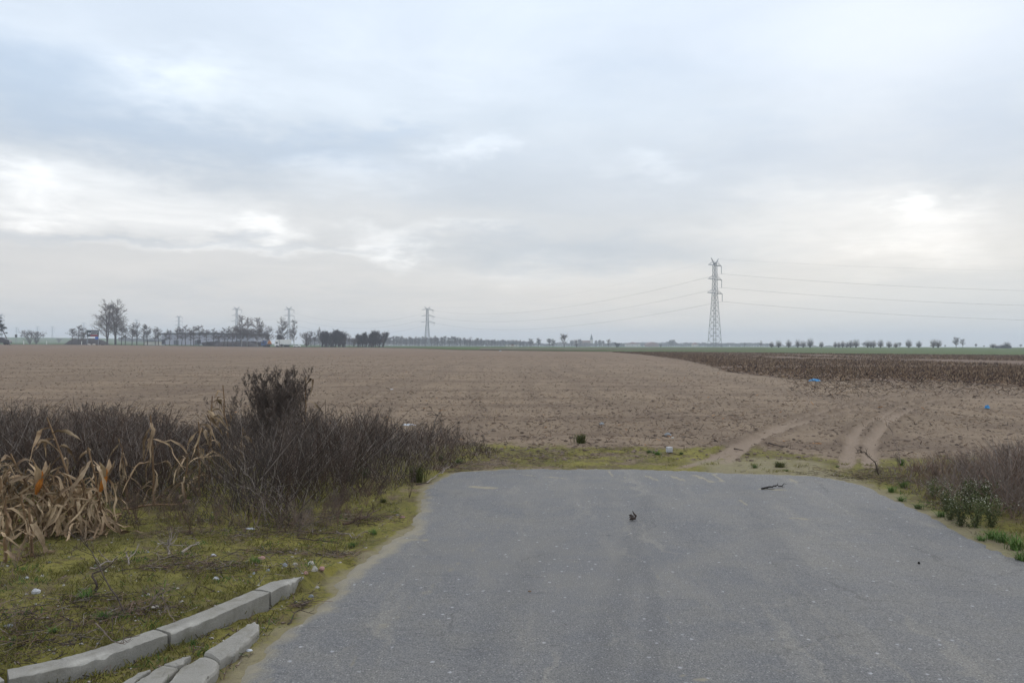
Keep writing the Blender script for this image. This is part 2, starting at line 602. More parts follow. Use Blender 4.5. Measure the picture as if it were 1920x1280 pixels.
def ground_fields(X, Y):
    """height, moss, sand, track masks near the camera"""
    near = (np.abs(X) < 60) & (Y < 75) & (Y > -14)
    H = T(X, Y)
    moss = np.zeros_like(H); sand = np.zeros_like(H); track = np.zeros_like(H); berm_dark = np.zeros_like(H)
    x = X[near]; y = Y[near]
    sd_ = poly_sd(x, y, ROAD)
    n1 = fbm(x * .7, y * .7, 3); n2 = fbm(x * 3, y * 3, 9); n3 = fbm(x * 8, y * 8, 21)
    fade = 1 - sstep(30, 75, y)
    infield = sstep(11.0, 14.0, y)
    h = (n1 - .5) * .06 * sstep(0, 1.5, sd_) + (n2 - .5) * (.045 + .05 * infield) * sstep(0, .5, sd_) + (n3 - .5) * (.028 + .03 * infield) * sstep(0, .2, sd_)
    h = h * fade
    # verge behind the kerb is level with the kerb top
    ks = kerb_side(x, y)
    kx_end = KERB_LINE[-1]
    alongfade = 1 - sstep(kx_end[1] - .1, kx_end[1] + 1.6, y)
    h = h + .075 * sstep(.05, .18, ks) * alongfade * (x < 1)
    h = np.where((ks > .02) & (ks < .13) & (y < kx_end[1]) & (x < 0), h - .05, h)
    h = h - .004
    inside = sstep(.05, -.25, sd_)
    h = h * (1 - inside) - .04 * inside
    tr = np.zeros_like(h); berm = np.zeros_like(h)
    for tl in TRACKS:
        dd = line_d(x, y, tl) + (n2 - .5) * .07
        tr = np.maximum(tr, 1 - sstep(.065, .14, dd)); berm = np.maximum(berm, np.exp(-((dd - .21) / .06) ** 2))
    tr = tr * sstep(9.6, 10.6, y)
    h = h * (1 - .7 * tr) - .055 * tr * sstep(10.2, 12, y) + .045 * berm * (.4 + 1.1 * n3) * sstep(10.8, 12.5, y)
    H[near] = H[near] + h
    edge = y + (n1 - .5) * 3.2 + (n2 - .5) * 1.6
    lim = 12.6 - 1.3 * sstep(2.5, 6.0, x) - .6 * sstep(-.5, -4, x)
    m = 1 - sstep(lim - 1.3, lim + .9, edge)
    m = m * (.35 + .65 * sstep(.30, .5, n1 * .6 + n2 * .4)) * (1 - .75 * tr)
    moss[near] = m
    left = sstep(.6, -.2, x)
    s = (1 - sstep(.0, .17, sd_ + (n2 - .5) * .25)) * (.35 + .65 * left)
    lane = sstep(2.0, 2.8, x) * (1 - sstep(3.9, 4.8, x)) * (1 - sstep(10.6, 12.2, y)) * .75
    between = (1 - sstep(-.02, -.12, ks)) if False else (ks < -.25) * (1 - sstep(.0, .55, sd_)) * (y < 5.6) * .65
    sand[near] = np.clip(np.maximum(np.maximum(s, lane), between) * (.6 + .8 * n3), 0, 1)
    track[near] = tr; berm_dark[near] = np.clip(berm * (1 - tr) * sstep(10.6, 12, y), 0, 1)
    return H, moss, sand, track, berm_dark


def Hpt(x, y):
    h, a, b, c, d = ground_fields(np.array([x], float), np.array([y], float))
    return float(h[0])


def Harr(x, y):
    return ground_fields(np.asarray(x, float), np.asarray(y, float))[0]


def G(px, py, z=0.0):
    """ground point seen at a pixel, snapped on the relief"""
    p = P(px, py, z)
    return Vector((p.x, p.y, Hpt(p.x, p.y)))


# ------------------------------------------------------------------ ground
def ground_mat():
    m = bpy.data.materials.new('ground_soil_and_moss'); m.use_nodes = True
    t = NT(m.node_tree); b = t.n['Principled BSDF']
    b.inputs['Roughness'].default_value = .95; b.inputs['Specular IOR Level'].default_value = .1
    co = t.new('ShaderNodeTexCoord').outputs['Object']
    A = lambda n: t.new('ShaderNodeAttribute', attribute_name=n).outputs['Fac']
    n_l = t.noise(co, .06, 3); n_m = t.noise(co, 1.3, 5, .65); n_s = t.noise(co, 17, 6, .75); n_x = t.noise(co, 55, 4, .7)
    stre = t.vmath('MULTIPLY', co, (.05, .7, 1.0))
    n_r = t.noise(stre, 1.0, 5, .6)
    soil = t.mix(t.ramp(n_m, [(.3, 0.), (.7, 1.)]), (.222, .168, .120), (.162, .120, .087))
    soil = t.mix(t.ramp(n_l, [(.35, 0.), (.65, 1.)]), soil, (.190, .143, .100))
    soil = t.mix(t.ramp(n_r, [(.40, 0.), (.60, .65)]), soil, (.25, .19, .135))
    n_q = t.noise(t.vmath('MULTIPLY', co, (.12, .45, 1.0)), 1.0, 7, .72)
    soil = t.mix(t.ramp(n_q, [(.50, 0.), (.60, .8)]), soil, (.135, .098, .072))
    fur = t.noise(t.vmath('MULTIPLY', t.vmath('ADD', co, t.vmath('MULTIPLY', t.noise(co, .03, 2, out=1), (6, 6, 0))), (.9, .012, 1.0)), 1.0, 4, .6)
    soil = t.mix(t.ramp(fur, [(.47, 0.), (.56, .45)]), soil, (.145, .108, .080))
    soil = t.mix(t.math('MULTIPLY', t.ramp(n_s, [(.52, 0.), (.68, .8)]), t.ramp(t.noise(stre, 2.3, 4, .65), [(.38, .25), (.6, 1.)])), soil, (.118, .088, .068))
    soil = t.mix(t.ramp(n_x, [(.60, 0.), (.75, .5)]), soil, (.30, .24, .18))
    sy_ = t.new('ShaderNodeSeparateXYZ'); t.l.new(co, sy_.inputs[0])
    soil = t.mix(t.math('MULTIPLY', t.rng(sy_.outputs[1], 35, 150), .55), soil, t.mix(n_r, (.135, .088, .058), (.175, .12, .082)))
    soil = t.mix(t.math('MULTIPLY', A('berm_dark'), .5), soil, t.mix(n_s, (.16, .118, .088), (.10, .074, .056)))  # darker colour along the raised ridges beside the wheel tracks
    soil = t.mix(t.math('MULTIPLY', A('track'), .85), soil, t.mix(n_s, (.275, .215, .165), (.225, .172, .13)))
    sand = t.mix(t.ramp(n_s, [(.3, 0.), (.7, 1.)]), (.27, .235, .150), (.18, .155, .10))
    mossc = t.mix(t.ramp(n_m, [(.35, 0.), (.65, 1.)]), (.215, .190, .050), (.125, .115, .034))
    mossc = t.mix(t.ramp(t.noise(co, 1.9, 6, .75), [(.50, 0.), (.60, .85)]), mossc, (.115, .088, .052))
    mossc = t.mix(t.ramp(t.noise(co, .8, 6, .72), [(.56, 0.), (.66, .7)]), mossc, (.10, .075, .048))
    mossc = t.mix(t.ramp(n_s, [(.50, 0.), (.66, .85)]), mossc, (.042, .038, .016))
    mossc = t.mix(t.ramp(n_x, [(.62, 0.), (.72, .6)]), mossc, (.26, .23, .13))
    mk = t.math('MULTIPLY_ADD', t.math('SUBTRACT', n_s, .5), 1.3, A('moss'))
    c = t.mix(t.rng(mk, .22, .62), soil, mossc)
    sk = t.math('MULTIPLY_ADD', t.math('SUBTRACT', n_s, .5), .8, A('sand'))
    c = t.mix(t.rng(sk, .3, .8, 0., .9), c, sand)
    t.put(b.inputs['Base Color'], c)
    bn = t.new('ShaderNodeBump'); bn.inputs['Distance'].default_value = .03
    hh = t.math('ADD', t.math('MULTIPLY', n_s, .8), t.math('MULTIPLY', n_x, .25))
    t.put(bn.inputs['Height'], hh); t.l.new(bn.outputs[0], b.inputs['Normal'])
    return m


def grow(start, step, ratio, end):
    out = []; p = start
    while p < end:
        step *= ratio; p += step; out.append(min(p, end))
    return out


def build_ground():
    pos = grow(20, .07, 1.085, 3400); neg = [-v for v in grow(17, .07, 1.085, 3400)]
    xs = np.array(sorted(neg) + list(np.arange(-17, 20.001, .07)) + pos)
    ys = [-250, -120, -60, -30, -14] + list(np.arange(-12, 2.2, .35))
    y = 2.2
    while y < 45: ys.append(y); y *= 1.0068
    while y < 4900: ys.append(y); y *= 1.03
    ys.append(4900)
    ys = np.array(ys)
    X, Y = np.meshgrid(xs, ys)
    H, mo, sa, tr, lo = ground_fields(X.ravel(), Y.ravel())
    V = np.stack([X.ravel(), Y.ravel(), H], 1)
    nx, ny = len(xs), len(ys)
    i = np.arange(nx - 1)[None, :] + nx * np.arange(ny - 1)[:, None]
    Fq = np.stack([i, i + 1, i + 1 + nx, i + nx], -1).reshape(-1, 4)
    me = fast_mesh('ground', V, Fq, True)
    for nm, arr in (('moss', mo), ('sand', sa), ('track', tr), ('berm_dark', lo)):
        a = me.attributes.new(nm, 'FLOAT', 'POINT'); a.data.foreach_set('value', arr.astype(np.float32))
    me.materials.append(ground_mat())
    o = add('ground', me); tag(o, kind='structure')


build_ground()


def road_mat():
    m = bpy.data.materials.new('asphalt'); m.use_nodes = True
    t = NT(m.node_tree); b = t.n['Principled BSDF']
    b.inputs['Roughness'].default_value = .8; b.inputs['Specular IOR Level'].default_value = .25
    co = t.new('ShaderNodeTexCoord').outputs['Object']
    A = lambda n: t.new('ShaderNodeAttribute', attribute_name=n).outputs['Fac']
    n1 = t.noise(co, .55, 5, .6, .4); n2 = t.noise(co, 2.2, 5, .65)
    c = t.mix(t.ramp(n1, [(.34, 0.), (.66, 1.)]), (.124, .127, .135), (.160, .158, .157))
    c = t.mix(t.ramp(n2, [(.42, 0.), (.68, .6)]), c, (.172, .165, .150))
    st = t.noise(t.vmath('MULTIPLY', co, (1.6, .22, 1)), 1.0, 4, .6, .3)
    c = t.mix(t.ramp(st, [(.55, 0.), (.7, .35)]), c, (.10, .102, .108))
    ck = t.noise(t.vmath('MULTIPLY', co, (3.0, 26.0, 1)), 1.0, 3, .6)
    c = t.mix(t.math('MULTIPLY', t.ramp(ck, [(.60, 0.), (.68, .7)]), t.ramp(t.noise(co, .9, 3), [(.45, 0.), (.6, 1.)])), c, (.07, .07, .072))
    wear = t.noise(t.vmath('MULTIPLY', t.vmath('ADD', co, t.vmath('MULTIPLY', t.noise(co, .4, 3, out=1), (.7, .7, 0))), (3.2, .5, 1)), 1.0, 6, .7)
    c = t.mix(t.ramp(wear, [(.52, 0.), (.62, .5)]), c, (.185, .178, .165))
    c = t.mix(t.ramp(t.noise(co, 5.5, 5, .7), [(.60, 0.), (.72, .5)]), c, (.185, .175, .155))
    c = t.mix(A('lane'), c, (.098, .10, .106))
    dco = t.vmath('ADD', co, t.vmath('MULTIPLY', t.noise(co, 2.2, 5, .65, out=1), (.5, .5, 0)))
    vc = t.new('ShaderNodeTexVoronoi', feature='DISTANCE_TO_EDGE'); vc.inputs['Scale'].default_value = .55; t.l.new(dco, vc.inputs['Vector'])
    cm = t.math('MULTIPLY', t.ramp(vc.outputs['Distance'], [(.0, .42), (.006, 0.)]), t.ramp(t.noise(co, .8, 4), [(.50, 0.), (.60, 1.)]))
    c = t.mix(cm, c, (.045, .044, .044))
    c = t.mix(t.ramp(t.noise(t.vmath('MULTIPLY', dco, (5.0, .35, 1)), 1.0, 4, .65), [(.60, 0.), (.66, .5)]), c, (.215, .205, .185))
    g = t.noise(co, 130, 3, .75)
    c = t.mix(t.ramp(g, [(.38, .0), (.62, 1.)]), t.mix(1.0, c, (.60, .60, .61), 'MULTIPLY'), t.mix(1.0, c, (1.36, 1.34, 1.30), 'MULTIPLY'))
    vo = t.new('ShaderNodeTexVoronoi'); vo.inputs['Scale'].default_value = 75; t.l.new(co, vo.inputs['Vector'])
    vr = t.new('ShaderNodeSeparateColor'); t.l.new(vo.outputs['Color'], vr.inputs[0])
    spot = t.math('MULTIPLY', t.ramp(vo.outputs['Distance'], [(.22, 1.), (.42, 0.)]), t.ramp(vr.outputs[0], [(.80, 0.), (.9, 1.)]))
    c = t.mix(t.math('MULTIPLY', spot, .55), c, (.38, .37, .36))
    vo2 = t.new('ShaderNodeTexVoronoi'); vo2.inputs['Scale'].default_value = 16; t.l.new(co, vo2.inputs['Vector'])
    vr2 = t.new('ShaderNodeSeparateColor'); t.l.new(vo2.outputs['Color'], vr2.inputs[0])
    wn = t.noise(co, 45, 3, .7)
    spot2 = t.math('MULTIPLY', t.ramp(t.math('ADD', vo2.outputs['Distance'], t.math('MULTIPLY', wn, .3)), [(.26, 1.), (.36, 0.)]), t.ramp(vr2.outputs[1], [(.86, 0.), (.90, 1.)]))
    c = t.mix(t.math('MULTIPLY', spot2, .6), c, (.42, .42, .44))
    spot3 = t.math('MULTIPLY', t.ramp(t.math('ADD', vo2.outputs['Distance'], t.math('MULTIPLY', wn, .3)), [(.24, 1.), (.32, 0.)]), t.ramp(vr2.outputs[0], [(.965, 0.), (.975, 1.)]))
    c = t.mix(t.math('MULTIPLY', spot3, .7), c, (.06, .055, .05))
    # dry soil blown over the edges and dropped by wheels
    sk = t.math('MULTIPLY_ADD', t.math('SUBTRACT', t.noise(co, 9, 5, .7), .5), .9, A('dust'))
    c = t.mix(t.rng(sk, .35, .95, 0., .85), c, t.mix(n2, (.29, .255, .18), (.22, .195, .14)))
    t.put(b.inputs['Base Color'], c)
    bn = t.new('ShaderNodeBump'); bn.inputs['Distance'].default_value = .006
    t.put(bn.inputs['Height'], t.math('ADD', g, t.math('MULTIPLY', t.noise(co, 25, 3), .4))); t.l.new(bn.outputs[0], b.inputs['Normal'])
    return m


MUD_MARKS = []   # (centre, half length vector, half width)
for (a, b_, w) in [((1140, 883), (1150, 893), .05), ((1162, 891), (1182, 899), .04), ((1212, 892), (1232, 900), .05), ((1258, 892), (1285, 902), .05), ((1305, 891), (1335, 904), .06),
                   ((1338, 889), (1355, 903), .04), ((985, 890), (1004, 892), .05), ((1025, 893), (1062, 897), .05), ((1180, 920), (1206, 922), .03), ((1482, 897), (1497, 907), .04),
                   ((1430, 917), (1470, 919), .07), ((1485, 971), (1515, 973), .06), ((1662, 953), (1676, 955), .05), ((1388, 936), (1400, 946), .04), ((890, 912), (925, 914), .10),
                   ((700, 1200), (1000, 930), .018), ((625, 1285), (760, 1120), .025), ((710, 1148), (790, 1152), .02), ((1270, 920), (1330, 935), .02),
                   ((1222, 1050), (1260, 1180), .03), ((700, 1010), (800, 1013), .05), ((1285, 1268), (1320, 1274), .05)]:
    MUD_MARKS.append((P(*a, .01).xy, P(*b_, .01).xy, w))


def build_road():
    xs = np.concatenate([np.arange(-5.2, 13.0, .045)])
    ys = np.concatenate([np.arange(-12.0, 2.2, .3), np.arange(2.2, 10.75, .045)])
    X, Y = np.meshgrid(xs, ys); x = X.ravel(); y = Y.ravel()
    sd_ = poly_sd(x, y, ROAD)
    n1 = fbm(x * .35, y * .35, 31); n2 = fbm(x * 2.5, y * 2.5, 33); n3 = fbm(x * 9, y * 9, 35)
    sdn = sd_ + (n2 - .5) * .17 + (n3 - .5) * .11
    z = .012 + (n1 - .5) * .012 - np.clip(sdn, 0, 1) * .55
    left = sstep(.8, -.4, x)
    dust = np.clip(1 - sstep(-.30, .0, sdn), 0, 1)
    dust = .85 * sstep(-.22, .02, sdn + (n1 - .5) * .25) * (.25 + .75 * left) + .5 * sstep(-.12, .02, sdn) * (1 - left) * (y > 9)
    dust = np.maximum(dust, .40 * sstep(.5, .8, n1) * sstep(6, 10, y))
    for a, b_, w in MUD_MARKS:
        dd = line_d(x, y, [tuple(a), tuple(b_)])
        dust = np.maximum(dust, (.85 if w > .035 else .55) * (1 - sstep(w * .35, w * .95, dd + (n3 - .5) * .05 + (n2 - .5) * .04)))
    lane = np.zeros_like(x)
    for pl, w, am in (([(1215, 930), (1190, 1010), (1150, 1150), (1120, 1300)], .10, .35), ([(1010, 1040), (940, 1150), (900, 1290)], .12, .25), ([(1195, 1030), (1228, 1130), (1226, 1240), (1205, 1300)], .06, .4),
                      ([(1640, 960), (1700, 1010), (1800, 1100)], .25, .25), ([(1380, 900), (1420, 960), (1500, 1100), (1600, 1290)], .14, .22)):
        dd = line_d(x, y, [tuple(P(*q, .01).xy) for q in pl]) + (n2 - .5) * .08
        lane = np.maximum(lane, am * (1 - sstep(w * .4, w * 1.3, dd)))
    nx, ny = len(xs), len(ys)
    i = (np.arange(nx - 1)[None, :] + nx * np.arange(ny - 1)[:, None]).ravel()
    Fq = np.stack([i, i + 1, i + 1 + nx, i + nx], -1)
    keep = (sd_[Fq] < .16).any(1)
    Fq = Fq[keep]
    used = np.unique(Fq); remap = np.zeros(len(x), int); remap[used] = np.arange(len(used))
    V = np.stack([x, y, z], 1)[used]
    me = fast_mesh('road', V, remap[Fq], True)
    a = me.attributes.new('dust', 'FLOAT', 'POINT'); a.data.foreach_set('value', dust[used].astype(np.float32))
    a = me.attributes.new('lane', 'FLOAT', 'POINT'); a.data.foreach_set('value', lane[used].astype(np.float32))
    me.materials.append(road_mat())
    tag(add('road', me), kind='structure')


build_road()


def sheet(name, pxs, near_d, far_d, rows, off, material, power=1.0):
    """ground sheet between two distance profiles given per pixel column (columns are just azimuths)"""
    px = np.array(pxs, float); n = len(px)
    V = []
    for r in range(rows + 1):
        k = (r / rows) ** power
        d = np.array(near_d) * (1 - k) + np.array(far_d) * k
        x = (px - 960) / F * d
        V.append(np.stack([x, d, T(x, d) + off], 1))
    V = np.concatenate(V)
    i = (np.arange(n - 1)[None, :] + n * np.arange(rows)[:, None]).ravel()
    me = fast_mesh(name, V, np.stack([i, i + 1, i + 1 + n, i + n], -1), True)
    me.materials.append(material)
    return tag(add(name, me), kind='structure')


def field_mat(name, a, b_, c_, sx=.01, sy=.05, sp=(0, 0, 0), spf=0.0):
    m = bpy.data.materials.new(name); m.use_nodes = True
    t = NT(m.node_tree); b = t.n['Principled BSDF']; b.inputs['Roughness'].default_value = .95
    b.inputs['Specular IOR Level'].default_value = .1
    co = t.new('ShaderNodeTexCoord').outputs['Object']
    n1 = t.noise(t.vmath('MULTIPLY', co, (sx, sy, 1)), 1.0, 5, .6)
    n2 = t.noise(co, .6, 5, .7)
    c = t.mix(t.ramp(n1, [(.36, 0.), (.64, 1.)]), a, b_)
    c = t.mix(t.ramp(n2, [(.45, 0.), (.65, .7)]), c, c_)
    t.put(b.inputs['Base Color'], c)
    return m


bx = [-900, -300, 0, 300, 500, 700, 760, 860, 960, 1150, 1340, 1600, 1920, 2300, 2900]
bd = [365, 365, 365, 385, 385, 360, 320, 240, 226, 200, 190, 168, 150, 150, 150]
bxf = list(np.arange(-900, 2901, 25)); bdf = np.interp(bxf, bx, bd) + (NR.rand(len(bxf)) - .5) * 5
sheet('green_field', bxf, bdf, np.full(len(bxf), 3300.0) if False else np.full(len(bxf), 3000.0), 160, .12,
      field_mat('green_crop', (.040, .092, .014), (.078, .086, .034), (.034, .076, .012), .004, .05), power=2.6)
# dull brown strip of unsown land crossing the green crop
sxs = list(np.arange(900, 1460, 20))
sheet('bare_soil_strip', sxs, np.interp(sxs, [900, 1200, 1460], [232, 260, 310]), np.interp(sxs, [900, 1200, 1460], [300, 330, 330]), 8, .2,
      field_mat('strip_soil', (.115, .095, .07), (.095, .09, .055), (.08, .075, .045)))
# dark maize stubble field on the right
stx = list(np.arange(1150, 2500, 10))
ST_NEAR_PX = [1150, 1240, 1300, 1360, 1424, 1482, 1587, 1666, 1750, 1920, 2200, 2500]
ST_NEAR_D = [185, 110, 75, 49, 42, 37, 35.5, 35.5, 34.5, 31, 29, 28]
snear = np.interp(stx, ST_NEAR_PX, ST_NEAR_D) * (1 + .05 * fbm(np.array(stx) * .03, np.array(stx) * 0, 4)); sfar = np.interp(stx, bx, bd) - 3
sheet('stubble_field', stx, snear, np.maximum(sfar, snear + 2), 120, .02,
      field_mat('stubble_soil', (.125, .082, .058), (.165, .118, .086), (.095, .065, .048), .02, .2), power=1.5)


# ------------------------------------------------------------------ scattered ground litter (stuff)
def rod_cloud(name, P0, P1, rad, material, kind='stuff', colors=None):
    """many small three-sided rods as one mesh"""
    n = len(P0)
    t = P1 - P0; L = np.linalg.norm(t, axis=1, keepdims=True) + 1e-9; t = t / L
    up = np.tile(np.array([[.1, .2, 1.0]]), (n, 1)); up[np.abs(t[:, 2]) > .8] = (1, .1, 0)
    a = np.cross(t, up); a /= np.linalg.norm(a, axis=1, keepdims=True) + 1e-9
    c = np.cross(t, a)
    vs = []
    for end, k in ((P0, 1.0), (P1, .7)):
        for j in range(3):
            th = 2 * math.pi * j / 3
            vs.append(end + (a * math.cos(th) + c * math.sin(th)) * (rad[:, None] * k))
    V = np.stack(vs, 1).reshape(-1, 3)
    b = np.arange(n)[:, None] * 6
    Fq = np.concatenate([b + np.array([[0, 1, 4, 3]]), b + np.array([[1, 2, 5, 4]]), b + np.array([[2, 0, 3, 5]])], 1).reshape(-1, 4)
    me = fast_mesh(name, V, Fq)
    if isinstance(material, list):
        for m in material: me.materials.append(m)
        mi = np.repeat(np.asarray(colors), 3).astype(np.int32)
        me.polygons.foreach_set('material_index', mi)
    else:
        me.materials.append(material)
    return tag(add(name, me), kind=kind)


def clod_cloud(name, C, S, material, colors=None):
    """many small squashed lumps as one mesh"""
    n = len(C)
    base = np.array([[1, 0, 0], [0, 1, 0], [-1, 0, 0], [0, -1, 0], [0, 0, 1.], [.7, .7, .55], [-.7, .6, .5], [-.6, -.7, .55], [.65, -.7, .5]])
    th = NR.rand(n) * 6.28
    j = 1 + (NR.rand(n, 9, 3) - .5) * .7
    b = base[None] * j
    x = b[..., 0] * np.cos(th)[:, None] - b[..., 1] * np.sin(th)[:, None]
    y = b[..., 0] * np.sin(th)[:, None] + b[..., 1] * np.cos(th)[:, None]
    V = np.stack([x * S[:, None] * 1.15, y * S[:, None] * .9, b[..., 2] * S[:, None] * .8], -1) + C[:, None, :]
    V = V.reshape(-1, 3)
    tri = np.array([[0, 5, 8], [0, 1, 5], [1, 6, 5], [1, 2, 6], [2, 7, 6], [2, 3, 7], [3, 8, 7], [3, 0, 8], [5, 6, 4], [6, 7, 4], [7, 8, 4], [8, 5, 4]])
    Fq = (np.arange(n)[:, None, None] * 9 + tri[None]).reshape(-1, 3)
    me = fast_mesh(name, V, Fq)
    if isinstance(material, list):
        for m in material: me.materials.append(m)
        me.polygons.foreach_set('material_index', np.repeat(np.asarray(colors), 12).astype(np.int32))
    else:
        me.materials.append(material)
    return tag(add(name, me), kind='stuff')


M['res_dark'] = mat('residue_dark', (.07, .048, .038), (.04, .028, .024), scale=3)
M['res_mid'] = mat('residue_brown', (.19, .122, .078), (.11, .072, .05), scale=3)
M['res_straw'] = mat('residue_straw', (.34, .25, .16), (.24, .17, .11), scale=3)
M['res_orange'] = mat('residue_orange', (.50, .22, .06), (.4, .17, .05), scale=3)
M['soil_clod'] = mat('soil_clod', (.205, .155, .118), (.14, .105, .082), scale=4, bump=.003)
M['soil_dark'] = mat('soil_dark', (.12, .09, .07), (.08, .06, .048), scale=4)


def px_of2(x, y):
    return 960 + F * x / y


def field_scatter():
    n = 52000
    u = NR.rand(n)
    y = 11.2 * (120 / 11.2) ** (u ** .92)
    x = (NR.rand(n) * 1.75 - .87) * y
    patch = fbm(x * .13, y * .3, 77)
    keep = (NR.rand(n) < .25 + 1.5 * np.clip(patch - .38, 0, 1) * 2) & ((y > 12.5) | (NR.rand(n) < .4))
    tr = ground_fields(x, y)[3]
    keep &= (tr < .3) | (NR.rand(n) < .15)
    x = x[keep]; y = y[keep]; n = len(x)
    L = (.02 + .12 * NR.rand(n) ** 2.6) * (1 + y / 140)
    th = NR.rand(n) * math.pi * 2
    tilt = (NR.rand(n) ** 3) * .9
    dx = np.cos(th) * L * np.cos(tilt); dy = np.sin(th) * L * np.cos(tilt); dz = L * np.sin(tilt)
    z = Harr(x, y)
    P0 = np.stack([x, y, z + .002], 1); P1 = P0 + np.stack([dx, dy, dz + .008], 1)
    r = (.002 + .0045 * NR.rand(n)) * (1 + y / 90)
    colr = NR.choice([0, 1, 2, 3], n, p=[.30, .40, .29, .01])
    rod_cloud('maize_residue', P0, P1, r, [M['res_dark'], M['res_mid'], M['res_straw'], M['res_orange']], colors=colr)
    n = 30000
    u = NR.rand(n); y = 10.9 * (60 / 10.9) ** u; x = (NR.rand(n) * 1.75 - .87) * y
    tr = ground_fields(x, y)[3]; k = (tr < .4); x = x[k]; y = y[k]; n = len(x)
    S = (.006 + .026 * NR.rand(n) ** 3) * (1 + y / 90)
    clod_cloud('soil_clods', np.stack([x, y, Harr(x, y)], 1), S, [M['soil_clod'], M['soil_dark']], NR.choice([0, 1], n, p=[.85, .15]))
    # stubble
    n = 60000
    u = NR.rand(n); px = 1150 + NR.rand(n) * 1250; nd = np.interp(px, ST_NEAR_PX, ST_NEAR_D); fd = np.interp(px, bx, bd) - 3
    d = nd * (fd / nd) ** (u ** .8)
    x = (px - 960) / F * d
    ca, sa = math.cos(.35), math.sin(.35)
    rx = x * ca + d * sa; ry = -x * sa + d * ca
    ry = np.round(ry / .75) * .75 + NR.randn(n) * .05
    x = rx * ca - ry * sa; y = rx * sa + ry * ca
    k = (fbm(x * .06, y * .03, 5) > .30) & (y > nd * (.93 + .1 * fbm(x * .5, y * .1, 8)))
    track = np.abs(y - (62 + .32 * (x - 30))) < 1.6
    k &= ~track | (NR.rand(n) < .1)
    x = x[k]; y = y[k]; n = len(x)
    h = (.05 + .20 * NR.rand(n)) * (1 + .0 * y)
    nd_ = np.interp(px_of2(x, y), ST_NEAR_PX, ST_NEAR_D); h = h * (.45 + .55 * sstep(1.0, 1.25, y / nd_))
    lean = NR.randn(n, 2) * .09
    z = T(x, y) + .05
    P0 = np.stack([x, y, z], 1); P1 = P0 + np.stack([lean[:, 0], lean[:, 1], h], 1)
    rod_cloud('maize_stubble', P0, P1, .009 + .010 * NR.rand(n) + y * .00006, [M['res_dark'], M['res_mid'], M['res_straw']], colors=NR.choice([0, 1, 2], n, p=[.30, .44, .26]))
    # leaf shreds between the stalks
    m_ = 26000
    i = NR.randint(0, n, m_)
    q0 = P0[i] + NR.randn(m_, 3) * np.array([.15, .15, .0]); th = NR.rand(m_) * 6.28; L = .08 + .2 * NR.rand(m_)
    q0[:, 2] += .02
    q1 = q0 + np.stack([np.cos(th) * L, np.sin(th) * L, NR.rand(m_) * .12], 1)
    rod_cloud('maize_leaf_shreds', q0, q1, .010 + .012 * NR.rand(m_), [M['res_dark'], M['res_mid'], M['res_straw']], colors=NR.choice([0, 1, 2], m_, p=[.5, .3, .2]))
    # belt of bent stalks in front of the stubble
    m_ = 2600
    px = 1480 + NR.rand(m_) * 900; d = 24 + 12 * NR.rand(m_) ** .6
    x = (px - 960) / F * d; y = d
    q0 = np.stack([x, y, Harr(x, y)], 1); th = NR.rand(m_) * 6.28; L = .08 + .22 * NR.rand(m_)
    q1 = q0 + np.stack([np.cos(th) * L, np.sin(th) * L * .6, NR.rand(m_) * .14], 1)
    rod_cloud('bent_stalks', q0, q1, .006 + .006 * NR.rand(m_), [M['res_dark'], M['res_mid'], M['res_straw']], colors=NR.choice([0, 1, 2], m_, p=[.5, .35, .15]))


field_scatter()

THICKET_L = [P(px, py).xy for px, py in [(-420, 1000), (0, 962), (235, 955), (300, 955), (400, 985), (470, 998), (545, 992), (600, 955), (700, 935), (785, 900), (870, 868), (940, 852), (930, 840), (860, 828), (700, 824), (500, 820), (200, 818), (-420, 818)]]
THICKET_R = [P(px, py).xy for px, py in [(1600, 888), (1650, 900), (1690, 920), (1740, 942), (1800, 955), (1880, 975), (1960, 1000), (2120, 1050), (2300, 1040), (2200, 880), (1950, 872), (1800, 872), (1720, 874), (1660, 876), (1605, 880)]]
SIL_L = ([-420, 0, 60, 100, 170, 250, 300, 350, 400, 430, 470, 560, 600, 640, 700, 730, 760, 830, 870, 905, 940, 1000],
         [760, 762, 756, 772, 766, 768, 778, 800, 790, 762, 772, 768, 770, 782, 768, 790, 792, 786, 795, 808, 838, 850])
SIL_R = ([1600, 1640, 1700, 1730, 1780, 1830, 1880, 1920, 2100, 2300], [882, 872, 862, 850, 846, 850, 834, 828, 812, 810])


def rand_in(poly, n, seed):
    r = np.random.RandomState(seed)
    pp = np.array(poly); lo = pp.min(0); hi = pp.max(0)
    out = []
    while len(out) < n:
        q = lo + r.rand(n * 3, 2) * (hi - lo)
        q = q[poly_sd(q[:, 0], q[:, 1], [tuple(v) for v in poly]) < 0]
        out += list(map(tuple, q))
    return np.array(out[:n])


def px_of(x, y):
    return 960 + F * x / y


